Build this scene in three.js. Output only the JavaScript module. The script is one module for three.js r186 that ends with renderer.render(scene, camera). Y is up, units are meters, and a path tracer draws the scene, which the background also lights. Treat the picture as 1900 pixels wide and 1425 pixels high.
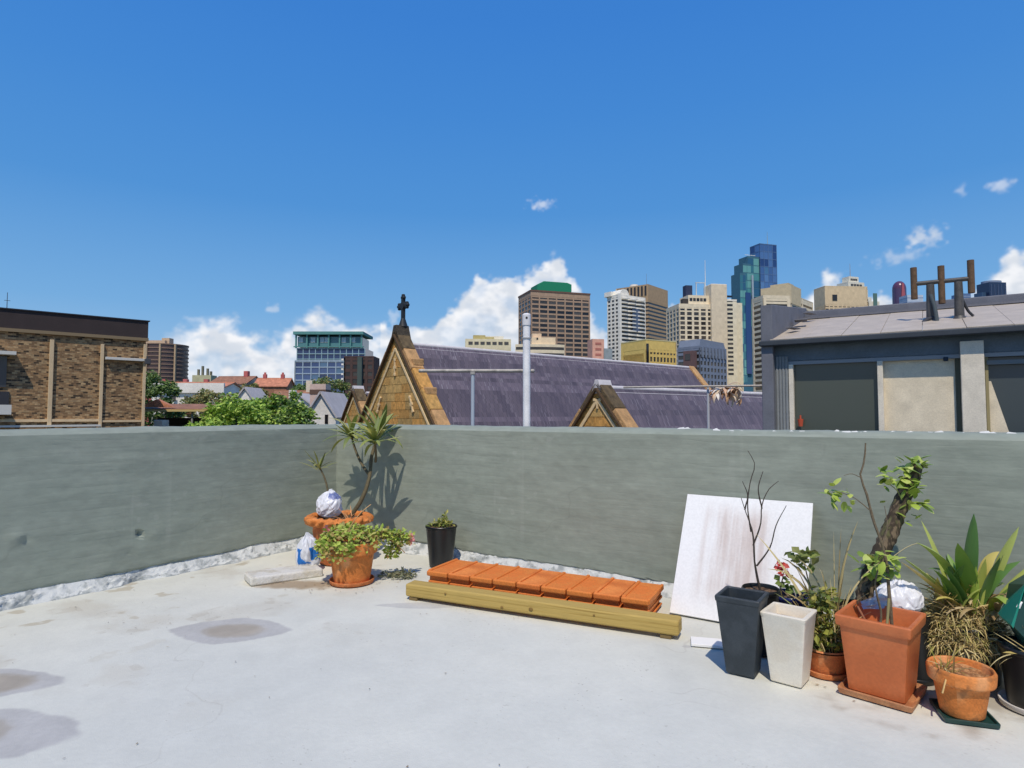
import * as THREE from 'three';
import { RoundedBoxGeometry } from 'three/addons/geometries/RoundedBoxGeometry.js';
import { ConvexGeometry } from 'three/addons/geometries/ConvexGeometry.js';
import { mergeGeometries, mergeVertices, toCreasedNormals } from 'three/addons/utils/BufferGeometryUtils.js';

// ---------------------------------------------------------------- camera, sky, sun, exposure
const scene = new THREE.Scene();
const camera = new THREE.PerspectiveCamera(63.56, 4 / 3, 0.05, 8000);
camera.position.set(0, 1.4, 0);
camera.rotation.set(THREE.MathUtils.degToRad(2.763), 0, 0);
const renderer = new THREE.WebGLRenderer({ antialias: true });
renderer.toneMapping = THREE.LinearToneMapping;
renderer.toneMappingExposure = 1.0;
renderer.shadowMap.enabled = true;

const sun = new THREE.DirectionalLight(new THREE.Color(1.0, 0.905, 0.765), 3.3);
sun.position.set(-5, 84.6, 53);
sun.castShadow = true;
sun.shadow.camera.left = -30; sun.shadow.camera.right = 30; sun.shadow.camera.top = 30; sun.shadow.camera.bottom = -30;
sun.shadow.camera.far = 400; sun.shadow.mapSize.set(2048, 2048);
scene.add(sun); scene.add(sun.target);

// ---------------------------------------------------------------- numbers: random, noise
function rng(seed) { let a = seed >>> 0; return () => { a = (a + 0x6D2B79F5) | 0; let t = Math.imul(a ^ (a >>> 15), 1 | a); t = (t + Math.imul(t ^ (t >>> 7), 61 | t)) ^ t; return ((t ^ (t >>> 14)) >>> 0) / 4294967296; }; }
const PERM = (() => { const r = rng(11), p = new Float32Array(65536); for (let i = 0; i < 65536; i++) p[i] = r(); return p; })();
function vn(x, y, per = 256) {       // smooth value noise, repeats every per cells
  const xi = Math.floor(x), yi = Math.floor(y); let fx = x - xi, fy = y - yi;
  fx = fx * fx * (3 - 2 * fx); fy = fy * fy * (3 - 2 * fy);
  const m = (k) => ((k % per) + per) % per;
  const a = m(xi), b = m(xi + 1), c = m(yi) * 256, d = m(yi + 1) * 256;
  const p = PERM[a + c], q = PERM[b + c], r = PERM[a + d], s = PERM[b + d];
  return p + (q - p) * fx + (r - p) * fy + (p - q - r + s) * fx * fy;
}
function fbm(x, y, oct = 4, per = 256) { let s = 0, a = 0.5, n = 0; for (let i = 0; i < oct; i++) { s += a * vn(x + i * 17, y + i * 31, per); n += a; a *= 0.5; x *= 2; y *= 2; per = Math.min(256, per * 2); } return s / n; }
const sst = (a, b, x) => { const t = Math.min(1, Math.max(0, (x - a) / (b - a))); return t * t * (3 - 2 * t); };
const mix = (a, b, t) => a + (b - a) * t;
const lin = (v) => { v /= 255; return v <= 0.04045 ? v / 12.92 : Math.pow((v + 0.055) / 1.055, 2.4); };
const lerpTable = (tab, x) => { if (x <= tab[0][0]) return tab[0].slice(1); for (let i = 1; i < tab.length; i++) if (x <= tab[i][0]) { const t = (x - tab[i - 1][0]) / (tab[i][0] - tab[i - 1][0]); return tab[i].slice(1).map((v, k) => mix(tab[i - 1][k + 1], v, t)); } return tab[tab.length - 1].slice(1); };

// ---------------------------------------------------------------- the sky: clear blue with fair-weather cumulus low round the horizon
{
  const W = 4096, H = 2048, data = new Float32Array(W * H * 4);
  const grad = [[-90, 150, 165, 175], [0, 168, 200, 228], [4, 150, 190, 226], [9, 118, 172, 222], [18, 82, 147, 214], [26, 69, 136, 211], [33, 61, 128, 208], [60, 50, 112, 195], [90, 44, 102, 184]].map((r) => [r[0], lin(r[1]), lin(r[2]), lin(r[3])]);
  // heights of the cloud tops (degrees) against the compass direction seen from the terrace
  const tops = [[-42, 4], [-36, 3.5], [-30.5, 4.5], [-28.6, 7.4], [-24.7, 8.6], [-23, 7.0], [-21.4, 6.6], [-19.6, 8], [-17.4, 10], [-15.1, 8.6], [-12.7, 8.2], [-9.4, 8.2], [-6.6, 8.6], [-4.8, 10.4], [-3.4, 12.6], [-1, 13.1], [1.0, 12.6], [2.2, 13.8], [4.4, 14.2], [5.8, 13.0], [7.2, 9.4], [8.9, 7.6], [11, 7], [14.6, 10.2], [16.9, 7], [21, 6], [25.2, 9.6], [27.2, 11.8], [29, 10.4], [31, 9.6], [33, 7.4], [35.5, 7.5], [37.5, 9.6], [39.2, 11.6], [42, 10], [45, 6]];
  const rowsG = [];
  const wisps = [[2.7, 18.9, 1.15, 0.55, 0.62], [33.9, 13.4, 1.2, 0.9, 0.85], [32.2, 12.2, 1.8, 0.6, 0.45], [36.4, 16.4, 0.35, 0.5, 0.4], [38.8, 16.3, 0.8, 0.45, 0.6], [-21.3, 9.0, 0.6, 0.5, 0.5], [-10.9, 8.6, 0.5, 0.9, 0.4]];
  for (let j = 0; j < H; j++) {
    const el = ((j + 0.5) / H - 0.5) * 180, c = lerpTable(grad, el);
    for (let i = 0; i < W; i++) {
      let r = c[0], g = c[1], b = c[2];
      if (el > -1 && el < 24) {
        let az = ((i + 0.5) / W) * 360 - 90; if (az > 180) az -= 360;
        let top;
        if (az > -42 && az < 45) top = lerpTable(tops, az)[0];
        else { const w = az < 0 ? az + 360 : az; top = mix(az < 0 && az > -60 ? 4 : 6, 3 + 9 * vn(w * 0.11, 3.3), sst(0, 12, az < 0 ? Math.abs(az + 42) : Math.abs(az - 45))); }
        const n1 = fbm(az * 0.5 + 90, el * 0.7 + 7, 5), n2 = fbm(az * 1.5 + 300, el * 1.9 + 50, 4);
        const bil = 1 - Math.abs(2 * fbm(az * 0.8 + 120, el * 1.0 + 3, 5) - 1) * 2;
        const soft = az > -34 && az < -12 ? 1.3 : 0.7;
        let d = top - el + (n1 - 0.5) * 1.9 + (n2 - 0.5) * 1.5 + (bil - 0.5) * 0.3;
        d = sst(-0.15 * soft, 1.5 * soft, d) * (0.72 + 0.28 * sst(0.25, 0.6, n1));
        if (az > -34 && az < -12) d *= 0.74 + 0.34 * sst(0.3, 0.6, n2 * 0.5 + n1 * 0.5);
        let wd = 0;
        for (const [wa, we, ra, re, s] of wisps) { const q = Math.hypot((az - wa) / ra, (el - we) / re); if (q < 1.6) wd = Math.max(wd, s * 0.8 * sst(1.25, 0.0, q + (fbm(az * 2.4 + 40, el * 2.8, 4) - 0.5) * 2.0)); }
        d = Math.min(1, Math.max(d, wd));
        if (d > 0) {
          const under = sst(0.3, 0.68, fbm(az * 0.7 + 33, el * 1.1 + 81, 5)) * 0.75 + 0.25 * sst(1, 5, top - el);
          const lum = [mix(0.93, 0.62, under), mix(0.94, 0.68, under), mix(0.97, 0.77, under)];
          r = mix(r, lum[0], d); g = mix(g, lum[1], d); b = mix(b, lum[2], d);
        }
      }
      const k = (j * W + i) * 4; data[k] = r; data[k + 1] = g; data[k + 2] = b; data[k + 3] = 1;
    }
  }
  const t = new THREE.DataTexture(data, W, H, THREE.RGBAFormat, THREE.FloatType);
  t.mapping = THREE.EquirectangularReflectionMapping; t.magFilter = THREE.LinearFilter; t.minFilter = THREE.LinearFilter; t.wrapS = THREE.RepeatWrapping; t.needsUpdate = true;
  scene.background = t; scene.environment = t;
}

// ---------------------------------------------------------------- textures (what surfaces are made of)
function tex(size, fn, srgb = true, metres = 1) {      // fn(u, v) -> [r, g, b] 0..255
  const d = new Uint8Array(size * size * 4);
  for (let j = 0; j < size; j++) for (let i = 0; i < size; i++) { const c = fn((i + 0.5) / size, (j + 0.5) / size), k = (j * size + i) * 4; for (let n = 0; n < 3; n++) d[k + n] = Math.max(0, Math.min(255, Array.isArray(c) ? c[n] : c)); d[k + 3] = 255; }
  const t = new THREE.DataTexture(d, size, size, THREE.RGBAFormat); t.magFilter = THREE.LinearFilter; t.minFilter = THREE.LinearMipmapLinearFilter; t.generateMipmaps = true;
  t.wrapS = t.wrapT = THREE.RepeatWrapping; t.repeat.set(1 / metres, 1 / metres); if (srgb) t.colorSpace = THREE.SRGBColorSpace; t.needsUpdate = true; return t;
}
const sh = (c, k) => [c[0] * k, c[1] * k, c[2] * k];
const mixc = (a, b, t) => [mix(a[0], b[0], t), mix(a[1], b[1], t), mix(a[2], b[2], t)];
// fired clay: mottled, with pale salt bloom and earthy splashes
const clay = (c, c2, metres) => tex(512, (u, v) => { const n = fbm(u * 6, v * 6, 5, 6), m = vn(u * 96, v * 96, 96), s = fbm(u * 5 + 9, v * 3 + 4, 5, 5), e = fbm(u * 11 + 2, v * 9 + 7, 4, 11); let k = sh(mixc(c, c2, sst(0.35, 0.68, n)), 0.93 + (n - 0.5) * 0.2 + m * 0.14); k = mixc(k, [222, 176, 134], sst(0.58, 0.74, s) * 0.4); return mixc(k, [120, 84, 54], sst(0.62, 0.74, e) * 0.4); }, true, metres);
const mottled = (c, c2, amt, f, metres, size = 256) => tex(size, (u, v) => { const n = fbm(u * f, v * f, 5, f), m = vn(u * f * 16, v * f * 16, Math.min(256, f * 16)); return sh(mixc(c, c2, sst(0.35, 0.68, n)), 1 + (n - 0.5) * amt + (m - 0.5) * amt * 0.7); }, true, metres);
const grain = tex(512, (u, v) => 255 * (0.6 * fbm(u * 32, v * 32, 4, 32) + 0.4 * vn(u * 256, v * 256)), false, 0.5);
const plasterBump = tex(1024, (u, v) => { const a = fbm(u * 4, v * 32, 5, 4), b = fbm(u * 60, v * 90, 3, 30), c = Math.abs(fbm(u * 3 + 3, v * 36 + 9, 4, 3) - 0.5); return 255 * Math.min(1, 0.45 * a + 0.2 * b + 1.1 * c); }, false, 2.2);
const plasterMap = tex(1400, (u, v) => { const a = fbm(u * 7, v * 12, 5, 7), b = fbm(u * 64, v * 110, 3, 64), s = fbm(u * 16 + 4, v * 70, 3, 16); const w = fbm(u * 8, v * 8 + 30, 4, 8), ck = Math.abs(fbm(u * 3 + w * 0.5, v * 4 + 60, 4, 3) - 0.5), dr = sst(0.62, 0.8, fbm(u * 60, v * 2.2, 3, 60)); let c = sh(mixc([141, 149, 135], [153, 159, 145], a), 0.93 + 0.1 * b + 0.07 * (s - 0.5)); c = mixc(c, [120, 126, 114], sst(0.006, 0.001, ck) * 0.22 * sst(0.5, 0.6, w)); c = mixc(c, [164, 168, 156], dr * 0.22 * sst(0.45, 0.6, w)); return mixc(c, [172, 174, 164], sst(0.8, 0.9, vn(u * 64 + w * 3, v * 64 + a * 3, 64)) * sst(0.55, 0.7, w) * 0.25); }, true, 4.6);
const std = (o) => new THREE.MeshStandardMaterial({ roughness: 0.85, ...o });
const col = (r, g, b) => new THREE.Color().setRGB(lin(r), lin(g), lin(b));
const flat = (r, g, b, o = {}) => std({ color: col(r, g, b), ...o });
const mapped = (map, o = {}) => std({ ...(map.shade ? map.shade : { map }), bumpMap: grain, bumpScale: 0.002, ...o });
// the same mottling for many materials: a shared grey pattern under the material's own colour
const speckle = [0.12, 0.32, 0.55].map((amt) => tex(256, (u, v) => { const n = fbm(u * 6, v * 6, 5, 6), m = vn(u * 96, v * 96, 96), k = 226 * (1 + (n - 0.5) * amt * 1.3 + (m - 0.5) * amt * 0.6); return [k, k, k]; }));
const speckleSized = {};
function mot(c, c2, amt, f, metres) {
  const d = Math.abs(c[0] + c[1] + c[2] - c2[0] - c2[1] - c2[2]) / (c[0] + c[1] + c[2]), a = Math.max(amt, d * 1.2), i = a < 0.2 ? 0 : a < 0.42 ? 1 : 2, key = i + ':' + metres;
  if (!speckleSized[key]) { const t = speckle[i].clone(); t.repeat.set(1 / metres, 1 / metres); t.needsUpdate = true; speckleSized[key] = t; }
  const m = mixc(c, c2, 0.5), q = lin(226); return { shade: { map: speckleSized[key], color: new THREE.Color().setRGB(lin(m[0]) / q, lin(m[1]) / q, lin(m[2]) / q) } };
}
const terraA = clay([210, 124, 56], [216, 136, 72], 0.62), terraB = clay([196, 110, 58], [206, 124, 70], 0.55), terraC = mottled([222, 130, 56], [212, 116, 46], 0.18, 5, 0.5);
const M = {
  plaster: std({ map: plasterMap, bumpMap: plasterBump, bumpScale: 0.0045, roughness: 0.75 }),
  terra: mapped(terraA), terraDark: mapped(terraB), tile: mapped(terraC, { roughness: 0.75 }), tile2: mapped(mottled([214, 118, 50], [224, 134, 64], 0.18, 4, 0.4), { roughness: 0.75 }),
  plasticTerra: mapped(mottled([196, 106, 56], [204, 116, 66], 0.08, 4, 0.6), { roughness: 0.5, bumpScale: 0.0006 }),
  soil: mapped(mottled([88, 66, 46], [128, 100, 72], 0.6, 12, 0.25), { bumpScale: 0.01 }),
  drysoil: mapped(mottled([166, 112, 66], [190, 140, 92], 0.5, 12, 0.2), { bumpScale: 0.012 }),
  drysoilPale: mapped(mottled([176, 150, 120], [200, 176, 146], 0.3, 10, 0.2), { bumpScale: 0.006 }),
  blackPlastic: flat(30, 31, 31, { roughness: 0.38 }), charcoal: mapped(mottled([45, 53, 58], [54, 61, 66], 0.16, 5, 0.4), { roughness: 0.55, bumpScale: 0.0008 }),
  cream: mapped(mottled([232, 224, 206], [224, 214, 194], 0.06, 5, 0.4), { roughness: 0.6, bumpScale: 0.001 }),
  white: flat(236, 235, 232, { roughness: 0.5 }), whitePlastic: new THREE.MeshPhysicalMaterial({ color: col(238, 238, 240), roughness: 0.4, transmission: 0.15, thickness: 0 }),
  blueGlaze: flat(34, 38, 92, { roughness: 0.15 }), greenLit: flat(20, 128, 108, { roughness: 0.35 }), greenShade: flat(18, 62, 58, { roughness: 0.35 }), darkGreenTray: flat(28, 62, 58, { roughness: 0.4 }),  // bin greens: one plastic, coloured once as sunlit and once as shaded
  membrane: mapped(tex(512, (u, v) => { const n = fbm(u * 8, v * 8, 5, 8), m = fbm(u * 20 + 3, v * 20, 3, 20); return mixc([206, 208, 204], [150, 155, 153], sst(0.4, 0.66, n * 0.6 + m * 0.4)); }, true, 0.8), { bumpScale: 0.004, roughness: 0.6 }),
};

// ---------------------------------------------------------------- building helpers
const used = {};
const numbered = (n) => { const k = used[n] = (used[n] ?? -1) + 1; return k ? n + '_' + String(k).padStart(3, '0') : n; };
function tag(o, label, category, group, kind) { if (label) o.userData.label = label; if (category) o.userData.category = category; if (group) o.userData.group = group; if (kind) o.userData.kind = kind; return o; }
function thing(name, label, category, pos = [0, 0, 0], turn = 0, group) { const o = new THREE.Group(); o.name = numbered(name); o.position.set(...pos); o.rotation.y = turn; scene.add(o); return tag(o, label, category, group); }
function plain(g) { g = g.index ? g.toNonIndexed() : g; for (const k of Object.keys(g.attributes)) if (!['position', 'normal', 'uv', 'color'].includes(k)) g.deleteAttribute(k); if (!g.attributes.normal) g.computeVertexNormals(); if (!g.attributes.uv) g.setAttribute('uv', new THREE.BufferAttribute(new Float32Array(g.attributes.position.count * 2), 2)); g.morphAttributes = {}; return g; }
function metreUV(g) {               // texture coordinates in metres on the faces' own planes
  const p = g.attributes.position, n = g.attributes.normal, uv = new Float32Array(p.count * 2);
  for (let i = 0; i < p.count; i += 3) {
    let ax = 0, ay = 0, az = 0; for (let k = 0; k < 3; k++) { ax += Math.abs(n.getX(i + k)); ay += Math.abs(n.getY(i + k)); az += Math.abs(n.getZ(i + k)); }
    for (let k = 0; k < 3; k++) { const x = p.getX(i + k), y = p.getY(i + k), z = p.getZ(i + k); const q = ay >= ax && ay >= az ? [x, z] : ax >= az ? [z, y] : [x, y]; uv[(i + k) * 2] = q[0]; uv[(i + k) * 2 + 1] = q[1]; }
  }
  g.setAttribute('uv', new THREE.BufferAttribute(uv, 2)); return g;
}
function shape(geos, keepUV = false) { geos = [geos].flat().map(plain); const any = geos.some((q) => q.attributes.color); if (any) for (const q of geos) if (!q.attributes.color) q.setAttribute('color', new THREE.BufferAttribute(new Float32Array(q.attributes.position.count * 3).fill(1), 3)); const g = geos.length > 1 ? mergeGeometries(geos) : geos[0]; return keepUV ? g : metreUV(g); }
function mesh(name, geos, mat, parent, keepUV) { const m = new THREE.Mesh(shape(geos, keepUV), mat); m.castShadow = m.receiveShadow = true; if (parent) { m.name = name; parent.add(m); } else { m.name = numbered(name); scene.add(m); } return m; }
// puts parts that belong to another part (windows in a wall, chimneys on a roof) under it
function nest(t, child, parent) { const p = t.children.find((c) => c.name === parent); if (p) for (const c of t.children.filter((k) => k.name === child && k !== p)) p.add(c); }
function share(name, g, mat, parent, pos = [0, 0, 0], rot = [0, 0, 0], sc = 1, order = 'XYZ') { const m = new THREE.Mesh(g, mat); m.name = name; m.position.set(...pos); m.rotation.set(...rot, order); Array.isArray(sc) ? m.scale.set(...sc) : m.scale.setScalar(sc); m.castShadow = m.receiveShadow = true; parent.add(m); return m; }
const box = (w, h, d, x = 0, y = 0, z = 0, ry = 0, rx = 0, rz = 0) => { const g = new THREE.BoxGeometry(w, h, d); if (rx) g.rotateX(rx); if (rz) g.rotateZ(rz); if (ry) g.rotateY(ry); return g.translate(x, y, z); };
const rbox = (w, h, d, x = 0, y = 0, z = 0, r = 0.01, ry = 0, seg = 2) => { const g = new RoundedBoxGeometry(w, h, d, seg, r); if (ry) g.rotateY(ry); return g.translate(x, y, z); };
const cyl = (r0, r1, h, x = 0, y = 0, z = 0, n = 20, open = false) => new THREE.CylinderGeometry(r1, r0, h, n, 1, open).translate(x, y + h / 2, z);
const lathe = (pts, n = 48) => new THREE.LatheGeometry(pts.map((p) => new THREE.Vector2(p[0], p[1])), n);
const V = (x, y, z) => new THREE.Vector3(x, y, z);
function limb(pts, r0, r1, n = 7, steps = 10, knob = 0, seed = 1) {        // a tapered branch through points
  const c = new THREE.CatmullRomCurve3(pts.map((p) => V(...p))), g = new THREE.TubeGeometry(c, steps, 1, n, false), p = g.attributes.position, R = rng(seed);
  const offs = Array.from({ length: (steps + 1) * (n + 1) }, () => (R() - 0.5) * knob);
  for (let i = 0; i <= steps; i++) { const q = c.getPointAt(i / steps), r = mix(r0, r1, i / steps); for (let k = 0; k <= n; k++) { const id = i * (n + 1) + k, rr = r * (1 + offs[i * (n + 1) + (k % n)]); p.setXYZ(id, q.x + (p.getX(id) - q.x) * rr, q.y + (p.getY(id) - q.y) * rr, q.z + (p.getZ(id) - q.z) * rr); } }
  g.computeVertexNormals(); return g;
}
const cable = (pts, r, n = 6, s = 12) => new THREE.TubeGeometry(new THREE.CatmullRomCurve3(pts.map((p) => V(...p))), s, r, n, false);
function extrude(pts, depth, bevel = 0) { const s = new THREE.Shape(pts.map((p) => new THREE.Vector2(p[0], p[1]))); return new THREE.ExtrudeGeometry(s, { depth, bevelEnabled: bevel > 0, bevelSize: bevel, bevelThickness: bevel, bevelSegments: 1 }); }
// a strap-shaped leaf growing up from the origin and bending towards +z
function strap(L, W, droop, fold = 0.35, seg = 8, twist = 0, point = 0.7) {
  const pos = [], idx = []; let y = 0, z = 0;
  for (let i = 0; i <= seg; i++) {
    const t = i / seg, th = droop * Math.pow(t, 1.3), w = W * 0.5 * Math.max(0.02, Math.pow(Math.sin(Math.PI * Math.min(1, 0.12 + t * 0.88)), point)), tw = twist * t;
    const dx = Math.cos(tw), nz = Math.sin(tw), ny = -Math.sin(th), fz = Math.cos(th);
    pos.push(-w * dx, y - ny * 0 + fold * w * Math.sin(th) * -1, z + fold * w * fz - w * nz, 0, y, z, w * dx, y - fold * w * Math.sin(th), z + fold * w * fz + w * nz);
    if (i < seg) { y += Math.cos(th) * L / seg; z += Math.sin(th) * L / seg; const a = i * 3; idx.push(a, a + 1, a + 3, a + 1, a + 4, a + 3, a + 1, a + 2, a + 4, a + 2, a + 5, a + 4); }
  }
  const g = new THREE.BufferGeometry(); g.setAttribute('position', new THREE.Float32BufferAttribute(pos, 3)); g.setIndex(idx); g.computeVertexNormals(); return plain(g);
}
// many small leaves, each two triangles, with a tone of its own
function leaves(spots, size, tones, seed, long = 1.5, tris = 2) {
  const R = rng(seed), pos = [], cl = [], q = new THREE.Quaternion(), e = new THREE.Euler(), v = V(0, 0, 0);
  for (const [x, y, z, s = 1] of spots) {
    e.set((R() - 0.5) * 2.2, R() * 6.283, (R() - 0.5) * 2.2); q.setFromEuler(e);
    const L = size * s * (0.65 + R() * 0.7), w = L / long / 2, t = tones[Math.floor(R() * tones.length)], k = 0.75 + R() * 0.5;
    const P = [[0, 0, 0], [w, L * 0.1, L * 0.5], [0, 0, L], [-w, L * 0.1, L * 0.5]].map((p) => { v.set(...p).applyQuaternion(q); return [v.x + x, v.y + y, v.z + z]; });
    for (const i of [0, 1, 2, 0, 2, 3]) { pos.push(...P[i]); cl.push(t[0] * k, t[1] * k, t[2] * k); }
  }
  const g = new THREE.BufferGeometry(); g.setAttribute('position', new THREE.Float32BufferAttribute(pos, 3)); g.setAttribute('color', new THREE.Float32BufferAttribute(cl, 3)); g.computeVertexNormals(); return g;
}
const leafMat = new THREE.MeshPhysicalMaterial({ vertexColors: true, side: THREE.DoubleSide, roughness: 0.7, transmission: 0.35, thickness: 0 });
const leafTone = (r, g, b, o = {}) => new THREE.MeshPhysicalMaterial({ color: col(r, g, b), side: THREE.DoubleSide, roughness: 0.55, transmission: 0.2, thickness: 0, ...o });
const L3 = (r, g, b) => [lin(r), lin(g), lin(b)];

// the terrace has its own axes: a runs along the right-hand wall, b along the left-hand wall, from the corner where they meet
const CX = -1.99, CZ = -7.07, TURN = -Math.atan2(0.559, 0.83);
const at = (a, b, h = 0) => [CX + 0.8294 * a - 0.5586 * b, h, CZ + 0.5586 * a + 0.8294 * b];

// ---------------------------------------------------------------- the terrace: floor, parapet walls
{
  const S = 9, N = 1700;
  const patches = [[-1.83, -4.11, 0.40, 0.25, 1.35], [-2.86, -3.3, 0.5, 0.2, 1.6], [-2.42, -2.77, 0.5, 0.26, 1.7], [-0.66, -4.63, 0.34, 0.075, 1.5], [1.06, -3.83, 0.03, 0.02, 2]];
  const inner = [[-1.80, -4.1, 0.205, 0.125], [-2.75, -3.3, 0.26, 0.12], [-2.55, -2.78, 0.32, 0.17]];
  const floorMap = tex(N, (u, v) => {
    const a = u * S, b = v * S, [x, , z] = at(a, b);
    const n1 = fbm(a * 1.1, b * 1.1, 5), n2 = fbm(a * 7 + 9, b * 7, 4), n3 = vn(a * 60, b * 60), n4 = fbm(a * 2.6 + 40, b * 2.6 + 11, 5);
    let c = mixc([214, 213, 200], [205, 205, 194], sst(0.3, 0.7, n1));
    c = sh(c, 0.965 + 0.05 * n2 + 0.02 * n3);
    // dull grime in the worn left-hand half
    const g = sst(0.54, 0.78, n4) * sst(3.6, 0.6, a) * 0.5; c = mixc(c, [190, 184, 168], g);
    const m = sst(0.67, 0.74, fbm(a * 5 + 3, b * 5 + 70, 4)) * sst(2.2, 0.3, a); c = mixc(c, [168, 156, 132], m * 0.55);
    const fl = sst(0.79, 0.83, vn(a * 15 + 8, b * 15 + 2)) * sst(0.5, 0.7, n4); c = mixc(c, [166, 156, 138], fl * 0.22 * sst(3.4, 1.4, a));
    // earth washed out from under the pots and the block
    const e1 = Math.hypot((x + 1.7) / 0.55, (z + 5.2) / 0.17) + (n2 - 0.5) * 1.1; c = mixc(c, [150, 128, 100], sst(1.05, 0.4, e1) * 0.75);
    const e2 = Math.hypot((x - 2.25) / 0.7, (z + 3.3) / 0.5) + (n2 - 0.5) * 1.3; c = mixc(c, [150, 138, 120], sst(1.1, 0.5, e2) * 0.6);
    // old repair patches with dried puddles in them
    patches.forEach(([px, pz, rx, rz, e], i) => { const w = (n2 - 0.5) * 0.22; const q = Math.pow(Math.pow(Math.abs((x - px) / rx), e) + Math.pow(Math.abs((z - pz) / rz), e), 1 / e) + w; c = mixc(c, sh([176, 174, 169], 0.95 + 0.1 * n2 + 0.04 * n3), sst(1.06, 0.95, q) * (i > 2 ? 0.6 : 0.92)); });
    inner.forEach(([px, pz, rx, rz]) => { const q = Math.hypot((x - px) / rx, (z - pz) / rz) + (n2 - 0.5) * 0.45; c = mixc(c, sh([166, 156, 140], 0.9 + 0.2 * n2), sst(1.2, 0.7, q) * 0.85); c = mixc(c, [150, 140, 124], sst(0.1, 0.02, Math.abs(q - 0.95)) * 0.3 * n4); });
    const ck = Math.abs(fbm(a * 0.8 + n2 * 0.08, b * 0.8 + 20, 4) - 0.5); c = mixc(c, [168, 164, 152], sst(0.003, 0.0006, ck) * sst(0.5, 0.66, n1) * 0.25);
    const gr = sst(0.93, 0.96, vn(a * 95, b * 95)) * sst(0.4, 0.75, n4); c = mixc(c, [140, 134, 120], gr * 0.5);
    return c;
  }, true, 1);
  const g = new THREE.PlaneGeometry(S, S, 120, 120).rotateX(-Math.PI / 2).translate(S / 2, 0, S / 2), p = g.attributes.position, uv = g.attributes.uv;
  for (let i = 0; i < p.count; i++) { const a = p.getX(i), b = p.getZ(i); uv.setXY(i, a / S, b / S); p.setY(i, (fbm(a * 0.9, b * 0.9, 3) - 0.5) * 0.010 - 0.006); }
  g.computeVertexNormals();
  const slab = box(S + 0.3, 0.3, S + 0.3, S / 2, -0.2, S / 2);
  const bump = grain.clone(); bump.repeat.set(14, 14);
  const fl = mesh('terrace_floor', g, std({ map: floorMap, bumpMap: bump, bumpScale: 0.0016, roughness: 0.8 }), null, true);
  fl.position.set(CX, 0, CZ); fl.rotation.y = TURN; tag(fl, 'white painted concrete terrace floor', null, null, 'structure');
  const sl = mesh('terrace_slab', slab, flat(150, 150, 148)); sl.position.set(CX, -0.02, CZ); sl.rotation.y = TURN; tag(sl, 'concrete slab under the terrace', null, null, 'structure');
}
// a parapet wall along local x, its inner face at z = 0 looking to +z, trowelled unevenly, with a rounded top
function parapet(len, seed, pits) {
  const prof = []; for (let i = 0; i <= 16; i++) prof.push([0, 0.18 * i / 16 - 0.02, 1]); for (let i = 1; i <= 44; i++) prof.push([0, 0.16 + 1.08 * i / 44, 1]);
  prof.push([-0.004, 1.247, 0.9], [-0.03, 1.270, 0.7], [-0.055, 1.283, 0.5], [-0.085, 1.286, 0.4], [-0.13, 1.287, 0.4], [-0.18, 1.281, 0.4], [-0.205, 1.262, 0.4], [-0.215, 1.235, 0.3], [-0.215, -0.3, 0]);
  const NX = Math.round(len / 0.04), pos = [], idx = [];
  for (let i = 0; i <= NX; i++) for (const [z, y, k] of prof) {
    const x = len * i / NX; let d = (fbm(x * 1.3 + seed, y * 3.4 + seed, 4) - 0.5) * 0.012 + (fbm(x * 1.6 + seed, y * 16, 4) - 0.5) * 0.007 + 0.02 * sst(0.085, 0.1, y + (fbm(x * 3 + seed, 1, 4) - 0.5) * 0.05 + (vn(x * 18, seed) - 0.5) * 0.012) + (vn(x * 9, y * 5 + seed) > 0.86 ? 0.003 : 0);
    for (const [px, py, r, dep] of pits) { const q = Math.hypot((x - px), (y - py)) / r; if (q < 1) d += dep * (1 - q * q); }
    pos.push(x, y + (k < 1 && y > 1 ? (fbm(x * 2 + seed, 3, 5) - 0.5) * 0.018 + (vn(x * 22 + seed, z * 60) - 0.5) * 0.004 : 0), z + d * k);
  }
  const P = prof.length; for (let i = 0; i < NX; i++) for (let j = 0; j < P - 1; j++) { const a = i * P + j; idx.push(a, a + P, a + 1, a + 1, a + P, a + P + 1); }
  const g = new THREE.BufferGeometry(); g.setAttribute('position', new THREE.Float32BufferAttribute(pos, 3)); g.setIndex(idx); g.computeVertexNormals(); return toCreasedNormals(g, 0.5);
}
// the torn waterproofing strip where wall and floor meet
function skirting(len, seed) {
  const NX = Math.round(len / 0.018), NP = 12, pos = [], idx = [];
  for (let i = 0; i <= NX; i++) for (let j = 0; j <= NP; j++) {
    const x = len * i / NX, t = j / NP, top = 0.10 + (fbm(x * 3 + seed, 1, 4) - 0.5) * 0.05, out = 0.09 + (fbm(x * 3.5 + seed, 9, 5) - 0.5) * 0.16;
    const lump = (fbm(x * 12 + seed, t * 4, 4) - 0.5) * 0.07 * Math.sin(Math.PI * t) + (Math.abs(fbm(x * 26 + seed, t * 3 + x * 4, 3) - 0.5) - 0.12) * 0.09 * Math.sin(Math.PI * t);
    const y = top * Math.pow(1 - t, 1.4), z = -0.005 + out * t; pos.push(x, y + lump * 0.8 + (j === NP ? -0.012 : 0), z + Math.abs(lump) * 0.9 + 0.004 * (1 - t));
  }
  for (let i = 0; i < NX; i++) for (let j = 0; j < NP; j++) { const a = i * (NP + 1) + j; idx.push(a, a + 1, a + NP + 1, a + 1, a + NP + 2, a + NP + 1); }
  const g = new THREE.BufferGeometry(); g.setAttribute('position', new THREE.Float32BufferAttribute(pos, 3)); g.setIndex(idx); g.computeVertexNormals(); return g;
}
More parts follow.
